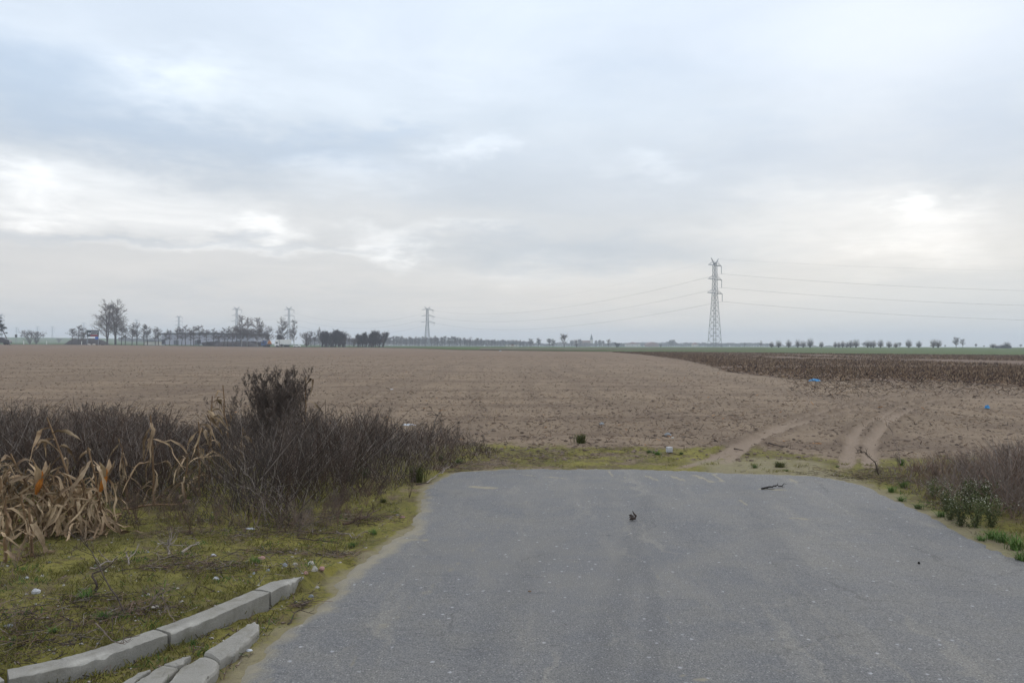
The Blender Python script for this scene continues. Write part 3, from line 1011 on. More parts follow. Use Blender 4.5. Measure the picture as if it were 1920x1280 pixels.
def verge_scatter():
    # dry strands filling the floor of both thickets
    for nm, poly, sil, n, sd_ in (('dry_undergrowth', THICKET_L, SIL_L, 27000, 5), ('dry_undergrowth', THICKET_R, SIL_R, 8500, 6)):
        q = rand_in(poly, n, sd_); x = q[:, 0]; y = q[:, 1]
        z = Harr(x, y)
        top = CAM_H + (horizon(px_of(x, y)) - np.interp(px_of(x, y), *sil)) / F * y
        dens = poly_sd(x, y, [tuple(v) for v in poly])
        h = np.clip((top - z) * (.15 + .45 * NR.rand(n)), .05, .5) * sstep(.05, -.5, dens) + .03
        h = h * (.35 + .9 * sstep(.32, .6, fbm(x * 1.3, y * 1.3, 61)))
        a = NR.rand(n) * 6.28; l = h * (.2 + 1.3 * NR.rand(n) ** 1.5); z = z + np.where(NR.rand(n) < .45, NR.rand(n) * np.clip(top - z - h * .6, 0, .6) * .8, 0) * sstep(.0, -.5, dens)
        P0 = np.stack([x, y, z], 1); P1 = P0 + np.stack([np.cos(a) * l, np.sin(a) * l, h], 1)
        rod_cloud(nm, P0, P1, .0014 + .0022 * NR.rand(n), [M['weed_stem'], M['weed_seed'], M['red_stem'], M['pale_stem']], colors=np.where(NR.rand(n) < .2, 3, np.where(fbm(x * 1.1, y * 1.1, 55) + (NR.rand(n) - .5) * .35 > .52, 2, NR.choice([0, 1], n))))
    # bits lying on the mossy verges
    n = 16000
    px = NR.rand(n) * 2300 - 200; py = 845 + NR.rand(n) ** .8 * 500
    pts = np.array([tuple(P(a, b_).xy) for a, b_ in zip(px, py)])
    x, y = pts[:, 0], pts[:, 1]
    sd_ = poly_sd(x, y, ROAD); k = (sd_ > .12) & (y > 2.3); x = x[k]; y = y[k]; n = len(x)
    z = Harr(x, y)
    L = .012 + .07 * NR.rand(n) ** 2.5; a = NR.rand(n) * 6.28; ti = NR.rand(n) ** 2 * .9
    P0 = np.stack([x, y, z + .002], 1); P1 = P0 + np.stack([np.cos(a) * L * np.cos(ti), np.sin(a) * L * np.cos(ti), L * np.sin(ti) + .003], 1)
    rod_cloud('verge_litter', P0, P1, .001 + .0018 * NR.rand(n), [M['stick'], M['red_stem'], M['pale_stem'], M['grass']], colors=NR.choice([0, 1, 2, 3], n, p=[.42, .25, .13, .20]))
    i = NR.rand(n) < .22; x = x[i]; y = y[i]; n = len(x)
    S = .003 + .009 * NR.rand(n) ** 3
    clod_cloud('verge_gravel', np.stack([x, y, Harr(x, y) + .001], 1), S, [M['stone_pale'], M['stone_grey'], M['soil_clod']], NR.choice([0, 1, 2], n, p=[.4, .15, .45]))
    # moss and low green leaves: clumps of tiny blades
    n = 60000
    cx = NR.rand(1500) * 2300 - 200; cy = 850 + NR.rand(1500) ** .9 * 460
    c = np.array([tuple(P(a, b_).xy) for a, b_ in zip(cx, cy)])
    i = NR.randint(0, 1500, n); q = c[i] + NR.randn(n, 2) * .055
    x, y = q[:, 0], q[:, 1]; sd_ = poly_sd(x, y, ROAD); k = (sd_ > .22) & (y > 2.3) & (y < 12.5); x = x[k]; y = y[k]; i = i[k]; n = len(x)
    h = .008 + .028 * NR.rand(n) ** 2; a = NR.rand(n) * 6.28
    P0 = np.stack([x, y, Harr(x, y)], 1); P1 = P0 + np.stack([np.cos(a) * h * .7, np.sin(a) * h * .7, h], 1)
    green = (i % 13 == 0)
    M['moss_a'] = mat('moss_olive', (.20, .185, .05), (.12, .11, .035), scale=5)
    rod_cloud('moss_tufts', P0, P1, .0018 + .0016 * NR.rand(n), [M['moss_a'], M['grass']], colors=green.astype(int))


verge_scatter()


def twig_mats():
    spots = [(120, 1190, .22), (60, 1235, .2), (250, 1172, .15), (430, 1080, .2), (385, 1076, .14), (330, 1060, .14), (650, 968, .25), (560, 985, .3), (700, 975, .2), (470, 1005, .25), (150, 1152, .12),
             (600, 1005, .2), (900, 868, .5), (985, 860, .5), (860, 880, .25), (1040, 852, .5), (1150, 842, .5), (20, 1180, .2), (300, 1085, .1), (510, 1045, .15), (1700, 905, .3), (1650, 895, .3), (1600, 888, .4), (1780, 950, .2),
             (350, 1000, .2), (200, 985, .2), (560, 1135, .05), (640, 1050, .12)]
    A_, B_, C_ = [], [], []
    for (px, py, rad) in spots:
        c = P(px, py); n = int(190 * (rad / .2) ** .8)
        q = np.array([[c.x, c.y]]) + NR.randn(n, 2) * np.array([[rad * .9, rad * .6]])
        k = poly_sd(q[:, 0], q[:, 1], ROAD) > .03; q = q[k]; n = len(q)
        z = Harr(q[:, 0], q[:, 1]) + .003 + NR.rand(n) * .02
        L = .02 + .13 * NR.rand(n) ** 2; a = NR.rand(n) * 6.28
        p0 = np.stack([q[:, 0], q[:, 1], z], 1); A_.append(p0); B_.append(p0 + np.stack([np.cos(a) * L, np.sin(a) * L, (NR.rand(n) - .2) * L * .4], 1)); C_.append(NR.choice([0, 1, 2], n, p=[.45, .4, .15]))
    P0 = np.concatenate(A_); P1 = np.concatenate(B_)
    P1[:, 2] = np.maximum(P1[:, 2], P0[:, 2] - .008)
    rod_cloud('twig_litter', P0, P1, .0011 + .0016 * NR.rand(len(P0)), [M['stick'], M['red_stem'], M['pale_stem']], colors=np.concatenate(C_))


twig_mats()


# ------------------------------------------------------------------ weeds
def rvec(r, s=1.0):
    return Vector((r.gauss(0, s), r.gauss(0, s), r.gauss(0, s)))


def weed_meshes(seed, h=1.0, spread=.28, stems=5, dense=1.0, seedsize=.0045, bare=0.0):
    """unit-height dead mugwort: ascending stems with short upright side shoots"""
    r = random.Random(seed); st = MB(); sp = MB()
    for s in range(stems):
        a = r.random() * 6.28; lean = r.random() ** .8 * spread
        hh = h * r.uniform(.7, 1.0)
        pts = []; n = 6
        bend = r.uniform(.6, 1.5)
        wx, wy = r.gauss(0, .012), r.gauss(0, .012)
        for i in range(n + 1):
            k = i / n
            pts.append(Vector((math.cos(a) * lean * k ** bend * h + wx * math.sin(k * 6), math.sin(a) * lean * k ** bend * h + wy * math.sin(k * 5), hh * k)))
        st.tube(pts, [.0035 * (1.15 - k / n) for k in range(n + 1)], 3, cap=False)
        nb = int(16 * dense)
        for b in range(nb):
            k = r.uniform(.22, 1.0) ** .8
            i = min(int(k * n), n - 1); f = k * n - i
            p = pts[i].lerp(pts[i + 1], f)
            a2 = r.random() * 6.28; L = r.uniform(.10, .26) * (1.15 - .75 * k) * h
            e = p + Vector((math.cos(a2) * L * .5, math.sin(a2) * L * .5, L * r.uniform(.6, 1.0)))
            mid = p.lerp(e, .5) + Vector((math.cos(a2), math.sin(a2), -.4)) * L * .08
            st.tube([p, mid, e], [.0018, .0014, .0009], 3, cap=False)
            for t_ in range(int(4 * dense)):
                kk = r.uniform(.25, 1); q = p.lerp(mid, kk * 2) if kk < .5 else mid.lerp(e, kk * 2 - 1)
                L2 = L * r.uniform(.15, .35)
                e2 = q + Vector((r.gauss(0, .5), r.gauss(0, .5), r.uniform(.4, 1.1))).normalized() * L2
                st.tube([q, e2], [.0011, .0007], 3, cap=False)
                if r.random() > bare:
                    ax = (e2 - q).normalized()
                    for c_ in range(6):
                        m = q.lerp(e2, r.uniform(.1, 1.05)) + rvec(r, .003)
                        u = (ax + rvec(r, .35)).normalized() * seedsize * r.uniform(.6, 1.2)
                        sp.quad(m, u, u.cross(rvec(r)).normalized() * seedsize * .42)
    return st, sp


def make_weed(name, variants, label, cat):
    out = []
    for (seed, kw, ms, mp) in variants:
        st, sp = weed_meshes(seed, **kw)
        root = add(name, st.mesh('weed_stems', ms))
        tag(root, label, cat)
        if sp.f:
            add('seed_heads', sp.mesh('seed_heads', mp), root)
        out.append(root)
    return out


weeds = make_weed('dry_weed', [(s, dict(spread=.16 + .1 * (s % 3), stems=4 + s % 4, dense=1.0), M['weed_stem'] if s % 3 else M['red_stem'], M['weed_seed']) for s in range(9)],
                  'dry brown weed', 'weed')
bare_weeds = make_weed('dry_weed', [(20 + s, dict(spread=.45, stems=6, dense=.7, bare=.85), M['red_stem'] if s % 2 else M['weed_stem'], M['weed_seed']) for s in range(4)], 'dry weed', 'weed')
for o in weeds + bare_weeds:
    o['_unused'] = 1


def place(proto, loc, s, rz, label, group=None, tilt=(0, 0), cat=None):
    if proto.get('_unused'):
        o = proto; del o['_unused']
    else:
        o = copy_tree(proto)
    o.location = loc; o.scale = (s, s, s) if not hasattr(s, '__len__') else s
    o.rotation_euler = (tilt[0], tilt[1], rz)
    o['label'] = label
    if cat: o['category'] = cat
    if group: o['group'] = group
    elif 'group' in o.keys(): del o['group']
    return o


def plant_thicket(poly, sil, n, seed, label, group, hk=(.45, 1.10)):
    q = rand_in(poly, n, seed); r = random.Random(seed)
    for i, (x, y) in enumerate(q):
        px = px_of(x, y)
        z = Hpt(x, y)
        top = CAM_H + (horizon(px) - np.interp(px, *sil)) / F * y - z
        e = -float(poly_sd(np.array([x]), np.array([y]), [tuple(v) for v in poly])[0])
        h = max(.16, min(top * r.uniform(*hk) * 1.06, .30 + e * 1.1, .95))
        cl = float(fbm(np.array([x * 1.3]), np.array([y * 1.3]), 61)[0])
        h *= .62 + .85 * max(0, min(1, (cl - .3) / .35))
        h = min(h, max(.16, top * 1.06))
        pr = weeds[i % 9] if r.random() < .8 else bare_weeds[i % 4]
        w = h * r.uniform(.9, 1.3)
        place(pr, (x, y, z - .01), (w, w, h), r.random() * 6.28, label, group, (r.gauss(0, .08), r.gauss(0, .08)))


plant_thicket(THICKET_L, SIL_L, 215, 41, 'dead dark brown weed in the tangled thicket left of the asphalt', 'weeds of the left thicket')
plant_thicket(THICKET_R, SIL_R, 62, 43, 'dead brown weed in the smaller thicket right of the asphalt', 'weeds of the right thicket', (.5, 1.08))

# the tall bush and a few that stand out
st, sp = weed_meshes(101, 1.0, .44, 34, 2.6, .0034)
bush = add('tall_weed_bush', st.mesh('bush_stems', M['weed_stem']))
add('seed_heads', sp.mesh('seed_heads', M['weed_seed']), bush)
tag(bush, 'tallest dark feathery weed bush rising above the left thicket', 'bush')
BV = []
for k_, (ns, sp_, dn) in enumerate([(9, .45, 1.5), (12, .38, 1.3), (7, .55, 1.6)]):
    st, sp = weed_meshes(120 + k_, 1.0, sp_, ns, dn, .0036)
    BV.append((st.mesh('bush_stems', M['weed_stem']), sp.mesh('seed_heads', M['weed_seed'])))
g = G(520, 866); bush.location = g; bush.scale = (1.18, 1.18, 1.26); bush['_used'] = 1
for (px, py, top, label) in [(492, 872, 722, 'dark weed bush leaning against the left side of the tallest bush'), (553, 874, 735, 'dark weed bush against the right side of the tallest bush'),
                             (512, 880, 770, 'lower dark weed bush in front of the tallest bush'), (600, 872, 765, 'dark weed bush two bushes right of the tallest'), (285, 868, 764, 'rounded dark weed bush behind the dry maize, above the thicket'),
                             (435, 870, 744, 'narrow dark weed bush just left of the tallest bush'),
                             (160, 858, 764, 'dark weed bush behind the large maize clump'),
                             (50, 860, 752, 'dark weed bush at the far left end of the thicket'),
                             (830, 850, 764, 'thin single seedy weed sticking up near the right end of the left thicket'),
                             (700, 858, 758, 'spiky dark weed rising in the middle of the left thicket'),
                             (1890, 930, 835, 'dark upright weed bush at the right picture edge, behind green weeds'),
                             (1685, 872, 846, 'small dark tangled weed at the left tip of the right thicket'),
                             (1640, 893, 868, 'low drooping weed clump beside the asphalt corner, right')]:
    g = G(px, py); hh = Wp(px, top, g.y).z - g.z
    v_ = BV[int(px) % 3]; o = add('weed_bush', v_[0]); add('seed_heads', v_[1], o); tag(o, 'x', 'bush'); o.location = g; k = .95 if px != 830 else .3
    o.scale = (hh * k, hh * k, hh); o.rotation_euler = (0, 0, rnd.random() * 6); o.name = 'weed_bush'
    o['label'] = label
bush.pop('_used', None) if hasattr(bush, 'pop') else None

# low reddish weeds scattered on the mossy verge
for i, (px, py, hpx, label) in enumerate([
        (318, 1052, 60, 'low reddish brown weed tuft with pale twigs on the moss, above the kerb'),
        (65, 1060, 75, 'dark dead weed standing on the moss below the maize clump'),
        (28, 1082, 70, 'dark dead weed at the left picture edge below the maize'),
        (250, 1022, 52, 'thin grey dead weed on the moss between maize and twig tuft'),
        (150, 1026, 48, 'small sparse dead weed on the moss right of the maize foot'),
        (175, 1032, 44, 'small dark dead weed close beside a sparse one on the moss'),
        (30, 1210, 80, 'rusty brown dock seed stalk at the lower left, behind the kerb'),
        (365, 1108, 40, 'small pale stubby weed on the moss just behind the kerb'),
        (480, 990, 85, 'wide pale grey tangle of dead twigs at the front of the thicket'),
        (430, 972, 60, 'reddish twig tangle at the foot of the thicket'),
        (620, 940, 50, 'low reddish weed in front of the thicket, right of the pale tangle'),
        (690, 925, 45, 'low reddish weed beside the green grass patch, front of the thicket'),
        (700, 960, 40, 'small dead weed on the moss near the asphalt edge')]):
    g = G(px, py); hh = hpx / F * g.y
    pr = bare_weeds[i % 4]
    place(pr, g, (hh * 1.25, hh * 1.25, hh), rnd.random() * 6, label, None, (rnd.gauss(0, .1), rnd.gauss(0, .1)))


for k_ in range(95):
    r_ = random.Random(3000 + k_); px = r_.uniform(225, 900); py = float(np.interp(px, [225, 400, 560, 700, 900], [962, 985, 990, 935, 870])) + abs(r_.gauss(0, 20)) - 6
    g = G(px, py); hh = r_.uniform(.08, .34)
    if poly_sd(np.array([g.x]), np.array([g.y]), ROAD)[0] < .15: continue
    pr = bare_weeds[k_ % 4] if k_ % 3 else weeds[k_ % 9]
    place(pr, g, (hh * 1.5, hh * 1.5, hh), r_.random() * 6, 'small low dead weed scattered along the front of the left thicket', 'small weeds before the left thicket', (r_.gauss(0, .25), r_.gauss(0, .25))).name = 'weed_sprig'
for k_ in range(45):
    r_ = random.Random(4000 + k_); px = r_.uniform(0, 640); py = r_.uniform(1000, 1230)
    g = G(px, py)
    if poly_sd(np.array([g.x]), np.array([g.y]), ROAD)[0] < .3 or (float(kerb_side(np.array([g.x]), np.array([g.y]))[0]) < .2 and g.y < 5): continue
    hh = r_.uniform(.03, .12)
    place(bare_weeds[k_ % 4], g, (hh * 1.6, hh * 1.6, hh), r_.random() * 6, 'tiny dead weed sprig on the moss behind the kerb', 'tiny sprigs on the moss', (r_.gauss(0, .4), r_.gauss(0, .4))).name = 'moss_sprig'

# ------------------------------------------------------------------ dead branches, sticks, stalks
def branch(name, pts, r0, material, label, cat='branch', subs=0, seed=1, sublen=.12, wiggle=.0):
    r = random.Random(seed); b = MB()
    pts = [Vector(p) for p in pts]
    full = []
    for a, c in zip(pts[:-1], pts[1:]):
        for k in range(4):
            full.append(a.lerp(c, k / 4) + rvec(r, wiggle))
    full.append(pts[-1])
    n = len(full)
    b.tube(full, [r0 * (1 - .75 * i / n) for i in range(n)], 5)
    for s in range(subs):
        i = r.randint(1, n - 2); p = full[i]
        dr = (full[min(i + 1, n - 1)] - full[i - 1]).normalized()
        e = p + (dr * .7 + rvec(r, .55)).normalized() * sublen * r.uniform(.4, 1.2)
        e.z = max(e.z, p.z - .01)
        b.tube([p, p.lerp(e, .5) + rvec(r, .01), e], [r0 * .4, r0 * .3, r0 * .15], 4)
    o = b.build(name, material)
    return tag(o, label, cat)


def onG(px, py, dz=0.0):
    g = G(px, py); return g + Vector((0, 0, dz))


def onR(px, py, dz=0.0):
    return P(px, py, .016) + Vector((0, 0, dz))


branch('fallen_stick', [onR(1428, 917, .012), onR(1445, 915, .02), onR(1458, 914, .03), onR(1468, 914, .02)], .011, M['black_bits'], 'black forked stick lying on the asphalt near its far edge', 'stick', 5, 3, .1, .006)
branch('fallen_stick', [onG(1440, 833, .02), onG(1455, 835, .025), onG(1478, 838, .02)], .014, M['stick'], 'dark straight stick lying on soil between the wheel tracks', 'stick', 2, 4, .1, .004)
branch('fallen_stick', [onG(1376, 838, .015), onG(1394, 839, .015)], .012, M['stick'], 'short dark stick beside the left wheel track', 'stick', 0, 4)
branch('dead_twig', [onR(868, 878, .02), onR(905, 876, .05), onR(940, 882, .07), onR(968, 884, .04)], .006, M['weed_stem'], 'thin dead twig with seed heads reaching over the asphalt corner', 'twig', 34, 5, .16, .012)
branch('dead_twig', [onG(800, 905, .02), onG(830, 893, .06), onG(850, 880, .08)], .007, M['pale_stem'], 'pale crooked twig at the asphalt corner', 'twig', 8, 6, .16, .01)
branch('dead_twig', [onG(780, 908, .01), onG(810, 906, .015)], .008, M['stick'], 'short brown twig lying at the asphalt edge below the grass tuft', 'twig', 2, 7, .05, .004)
branch('dead_branch', [onG(795, 868, .05), onG(812, 850, .35), onG(822, 840, .55)], .009, M['black_bits'], 'dark leaning branch in the right end of the left thicket', 'branch', 10, 8, .2, .01)
branch('dead_branch', [onG(1690, 874, .03), onG(1672, 868, .45), Wp(1658, 785, onG(1690, 874).y)], .007, M['weed_stem'], 'tall thin bare stalk leaning left above the right thicket tip', 'branch', 14, 9, .14, .008)
branch('dead_branch', [onG(1648, 892, .02), Wp(1640, 866, 9.6), Wp(1622, 848, 9.6), Wp(1608, 843, 9.6)], .009, M['weed_stem'], 'drooping curved weed stalk beside the right asphalt corner', 'branch', 26, 10, .07, .006)
branch('dead_branch', [onG(1800, 960, .02), Wp(1775, 900, 7.6), Wp(1758, 845, 7.6)], .006, M['weed_stem'], 'long thin stalk leaning left in the right thicket', 'branch', 12, 11, .16, .01)
for k, (a, b_, c) in enumerate([((515, 975), (470, 900), (445, 870)), ((500, 985), (490, 930), (440, 905)), ((525, 985), (530, 930), (520, 890)), ((545, 965), (500, 925), (470, 910))]):
    g = onG(*a); lab = ['pale bare stem leaning left, tallest of the grey tangle', 'pale bare stem leaning far left in the grey tangle', 'pale upright bare stem in the grey tangle', 'pale bare stem at the right of the grey tangle'][k]
    branch('dead_branch', [g, Wp(*b_, g.y + .1), Wp(*c, g.y + .2)], .004, M['pale_stem'], lab, 'branch', 9, 20 + k, .22, .012)
branch('dead_branch', [onG(318, 1056, .0), onG(314, 1050, .10), Wp(312, 1020, onG(318, 1056).y)], .008, M['pale_stem'], 'pale forked root standing in the reddish weed tuft', 'branch', 12, 30, .13, .01)
branch('dead_twig', [onG(340, 1048, .02), onG(372, 1030, .03)], .011, M['pale_stem'], 'pale thick twig lying right of the reddish weed tuft', 'twig', 3, 31, .12, .005)
branch('dead_twig', [onG(240, 1077, .0), onG(237, 1060, .05), Wp(234, 1035, onG(240, 1077).y)], .007, M['pale_stem'], 'small pale upright twig on the moss', 'twig', 2, 32, .08, .006)
branch('dead_twig', [onG(172, 1086, .01), onG(200, 1078, .02), onG(222, 1066, .02)], .008, M['pale_stem'], 'grey twig lying flat on the moss, left of the upright twig', 'twig', 7, 33, .1, .006)
branch('dead_twig', [onG(240, 1070, .01), onG(262, 1052, .08)], .005, M['pale_stem'], 'thin grey twig slanting from the moss', 'twig', 3, 34, .07, .006)
branch('dead_branch', [onG(240, 1180, .02), onG(190, 1130, .14), onG(165, 1105, .2), onG(130, 1100, .3)], .005, M['stick'], 'long thin dark twig arching over the moss near the kerb', 'branch', 12, 35, .16, .01)
branch('dead_twig', [onG(180, 1137, .0), onG(176, 1130, .08), onG(196, 1118, .12)], .009, M['stick'], 'broken forked stump with pale end on the moss', 'twig', 6, 36, .1, .008)
branch('dead_twig', [onG(560, 1012, .02), onG(600, 1020, .03), onG(640, 1022, .02)], .006, M['stick'], 'dark twig lying on the moss in front of the thicket', 'twig', 7, 37, .1, .008)
branch('dead_twig', [onG(645, 988, .03), onG(680, 980, .05), onG(715, 962, .06)], .012, M['red_stem'], 'reddish rotten maize stem lying on the moss near the asphalt', 'twig', 12, 38, .12, .01)
branch('dead_twig', [onG(630, 1000, .02), onG(660, 1008, .02), onG(690, 1002, .03)], .006, M['pale_stem'], 'thin pale twig lying on the moss near the asphalt', 'twig', 5, 39, .1, .008)
branch('dead_twig', [onG(270, 1180, .03), onG(300, 1166, .10), P(330, 1165, .13)], .005, M['weed_stem'], 'dark brushy twig lying across the kerb joint', 'twig', 30, 40, .12, .01)
branch('dead_twig', [onG(180, 1212, .04), P(225, 1205, .12), P(245, 1195, .12)], .004, M['weed_stem'], 'thin dark twig lying on the kerb top', 'twig', 14, 41, .1, .008)
branch('dead_twig', [onG(540, 1170, .01), onG(556, 1150, .02), onG(590, 1155, .02)], .004, M['stick'], 'thin dark twig on the sand beside the kerb end', 'twig', 5, 42, .08, .006)
branch('dead_branch', [onG(230, 962, .04), onG(300, 958, .06), onG(345, 955, .05)], .014, M['corn_stalk'], 'broken maize stalk lying flat in front of the thicket', 'stalk', 4, 43, .12, .004)
branch('dead_branch', [onG(600, 898, .12), Wp(575, 850, onG(600, 898).y), Wp(560, 815, onG(600, 898).y)], .003, M['pale_stem'], 'thin grey stem leaning in the thicket right of the tall bush', 'branch', 6, 44, .15, .01)
for k in range(42):
    r_ = random.Random(900 + k); px = r_.uniform(30, 900); py = np.interp(px, [0, 400, 600, 940], [955, 940, 905, 862]) - r_.uniform(5, 30)
    g = onG(px, py); hh = r_.uniform(.25, .70)
    e = g + Vector((r_.gauss(0, .18), r_.gauss(0, .1), hh))
    o = branch('dead_branch', [g, g.lerp(e, .5) + rvec(r_, .03), e], .0028, M['pale_stem'], 'thin pale grey stalk among the dark weeds of the left thicket', 'branch', 6, 60 + k, .14, .008)
    o['group'] = 'pale stalks in the left thicket'
# curled dark leaf litter on the asphalt
b = MB(); c0 = onR(1187, 975)
b.tube([c0 + Vector((-.05, 0, .01)), c0 + Vector((-.02, -.01, .035)), c0 + Vector((.03, 0, .03)), c0 + Vector((.045, .02, .06)), c0 + Vector((.01, .04, .10)), c0 + Vector((.0, .05, .13))], [.008, .026, .02, .018, .010, .004], 7)
for k in range(18):
    r_ = rnd; q = c0 + Vector((r_.uniform(-.05, .05), r_.uniform(-.02, .05), r_.uniform(.01, .08)))
    u = rvec(r_).normalized() * .014
    b.quad(q, u, u.cross(rvec(r_).normalized()) * .8)
lc = b.build('dead_leaf_clump', M['stick']); lc.data.transform(Matrix.Translation(c0) @ Matrix.Scale(.62, 4) @ Matrix.Translation(-c0)); tag(lc, 'small curled black clump of dead leaves on the open asphalt', 'leaf clump')


# ------------------------------------------------------------------ maize plants
def maize(name, g, h, lean, seed, label, nleaf=9, cob=False, dead=1.0, broken=None):
    r = random.Random(seed)
    root = empty(name, g, 0, label, 'maize plant')
    s = MB(); n = 6; pts = []
    for i in range(n + 1):
        k = i / n
        pts.append(Vector((lean[0] * k ** 1.5, lean[1] * k ** 1.5, h * k)) + (rvec(r, .008) if 0 < i < n else Vector()))
    s.tube(pts, [.012 * (1.1 - .6 * k / n) for k in range(n + 1)], 6)
    s.build('stalk', M['corn_stalk'], root)
    nleaf = int(nleaf * 1.3)
    for j in range(nleaf):
        k = .06 + .92 * j / nleaf + r.uniform(-.03, .03)
        i = min(int(k * n), n - 1); p = pts[i].lerp(pts[i + 1], k * n - i)
        a = r.random() * 6.28
        if lean[0] < -.2 and r.random() < .6: a = math.pi + r.gauss(0, .7)
        L = r.uniform(.25, .70) * (1 - .2 * k); up = r.uniform(-.4, 1.0)
        d = Vector((math.cos(a), math.sin(a), 0)); q = p.copy(); v = (d * .6 + Vector((0, 0, up))).normalized()
        lp = [q.copy()]; m = 11; kink = r.randint(2, 6); side = []
        sv = Vector((-math.sin(a), math.cos(a), 0)); tw = r.gauss(0, .38)
        for t_ in range(m):
            v = (v + Vector((0, 0, -.10 - .22 * r.random())) + rvec(r, .20)).normalized()
            if t_ == kink: v = (v + Vector((r.gauss(0, .5), r.gauss(0, .5), -r.uniform(.4, 1.8)))).normalized()
            q = q + v * (L / m)
            if q.z < .03 - 0 * g.z: q.z = .03 + .02 * r.random()
            lp.append(q.copy())
        for t_ in range(m + 1):
            side.append((sv * math.cos(tw * t_) + Vector((0, 0, 1)) * math.sin(tw * t_)))
        w0 = r.uniform(.013, .042)
        ws = [w0 * (.55 + .6 * math.sin(min(1, t_ / m * 1.15) * math.pi * .8)) * (1 - (t_ / m) ** 3) * r.uniform(.45, 1.2) + .002 for t_ in range(m + 1)]
        b_ = MB(); b_.ribbon(lp, ws, side, r.uniform(.2, .9))
        b_.build('leaf', M['corn_leaf'], root)
    if cob:
        p = pts[3] + Vector((.04, -.02, .0)); c = MB()
        c.tube([p, p + Vector((.03, -.01, .07)), p + Vector((.05, -.01, .15)), p + Vector((.055, -.01, .19))], [.012, .026, .022, .006], 8)
        c.build('cob', M['corn_cob'], root)
        for q_ in range(4):
            hb = MB(); a = q_ * 1.6; d = Vector((math.cos(a) * .03, math.sin(a) * .03, 0))
            hb.ribbon([p, p + d + Vector((.02, 0, .09)), p + d * 2.0 + Vector((.05, 0, .2)), p + d * 3 + Vector((.03, 0, .26))], [.03, .06, .045, .008], [Vector((-math.sin(a), math.cos(a), 0))] * 4, .4)
            hb.build('husk', M['corn_leaf'], root)
    return root


def mz(px, py, toppx, toppy, seed, label, **kw):
    g = G(px, py); e = Wp(toppx, toppy, g.y + kw.pop('dy', 0.0))
    return maize('maize_plant', g, e.z - g.z, (e.x - g.x, e.y - g.y), seed, label, **kw)


mz(195, 1000, 165, 838, 1, 'dry maize plant with orange cob, right end of the large clump', cob=True, nleaf=13)
mz(150, 990, 88, 782, 2, 'tallest dry maize plant bending left in the large clump', nleaf=13)
mz(168, 998, 150, 880, 3, 'dry maize plant with many curled leaves, beside the cob plant', nleaf=13)
mz(110, 1000, 60, 860, 4, 'dry maize plant drooping left in the middle of the large clump', nleaf=13)
mz(80, 1002, 20, 850, 5, 'dry maize plant with long arched leaf, left half of the large clump', nleaf=13, cob=True)
mz(132, 1004, 120, 915, 8, 'short broken dry maize plant low in the middle of the large clump', nleaf=13)
mz(20, 1010, -20, 845, 6, 'dry maize plant at the left picture edge', nleaf=13)
mz(50, 1015, 40, 925, 9, 'short dry maize plant near the left picture edge', nleaf=11)
mz(10, 1062, 12, 930, 7, 'dry maize plant standing lowest, at the left edge on the moss', nleaf=8)
mz(60, 1050, 55, 950, 16, 'dark short maize stump on the moss below the large clump', nleaf=6)
for k_, (a_, b_, c_, d_) in enumerate([(105, 995, 80, 905), (70, 990, 110, 880), (140, 985, 100, 890), (178, 1002, 190, 925), (35, 1000, 5, 900), (0, 995, 20, 870), (-30, 1010, -60, 880), (160, 1005, 140, 945), (90, 1008, 60, 950)]):
    mz(a_, b_, c_, d_, 50 + k_, 'low crumpled dry maize plant in the tangle of the large clump', nleaf=15)['group'] = 'crumpled maize in the large clump'
mz(190, 975, 180, 905, 17, 'short leafy maize plant behind the right end of the large clump', nleaf=11)
mz(290, 950, 282, 778, 10, 'slim dry maize plant with pale broken leaf, second group', nleaf=13)
mz(240, 940, 222, 822, 11, 'dark stemmed maize plant between the two clumps', nleaf=8)
mz(375, 930, 372, 790, 12, 'dry maize plant at the right of the second group', nleaf=13)
mz(392, 905, 398, 742, 13, 'dry maize plant with drooping tip, before the narrow dark bush', nleaf=12)
mz(345, 945, 352, 850, 14, 'short dry maize plant low in the second group', nleaf=10)
mz(430, 880, 418, 722, 15, 'dry maize plant with bent tip left of the tallest bush', nleaf=9)
mz(572, 868, 574, 706, 18, 'slim dry maize plant just right of the tallest bush', nleaf=6)
mz(450, 885, 455, 800, 19, 'short dry maize plant at the foot of the tallest bush', nleaf=8)


# ------------------------------------------------------------------ grass tufts and green weeds
def tuft_mesh(seed, n=90, h=1.0, spread=.6):
    r = random.Random(seed); b = MB()
    for i in range(n):
        a = r.random() * 6.28; o = Vector((r.gauss(0, .12), r.gauss(0, .12), 0)); L = h * r.uniform(.5, 1.0); s = r.random() * spread
        d = Vector((math.cos(a), math.sin(a), 0))
        pts = [o, o + d * s * .25 * L + Vector((0, 0, .45 * L)), o + d * s * .8 * L + Vector((0, 0, .85 * L)), o + d * s * 1.5 * L + Vector((0, 0, .9 * L * r.uniform(.6, 1)))]
        b.ribbon(pts, [.03, .028, .018, .003], Vector((-math.sin(a), math.cos(a), 0)), .3)
    return b


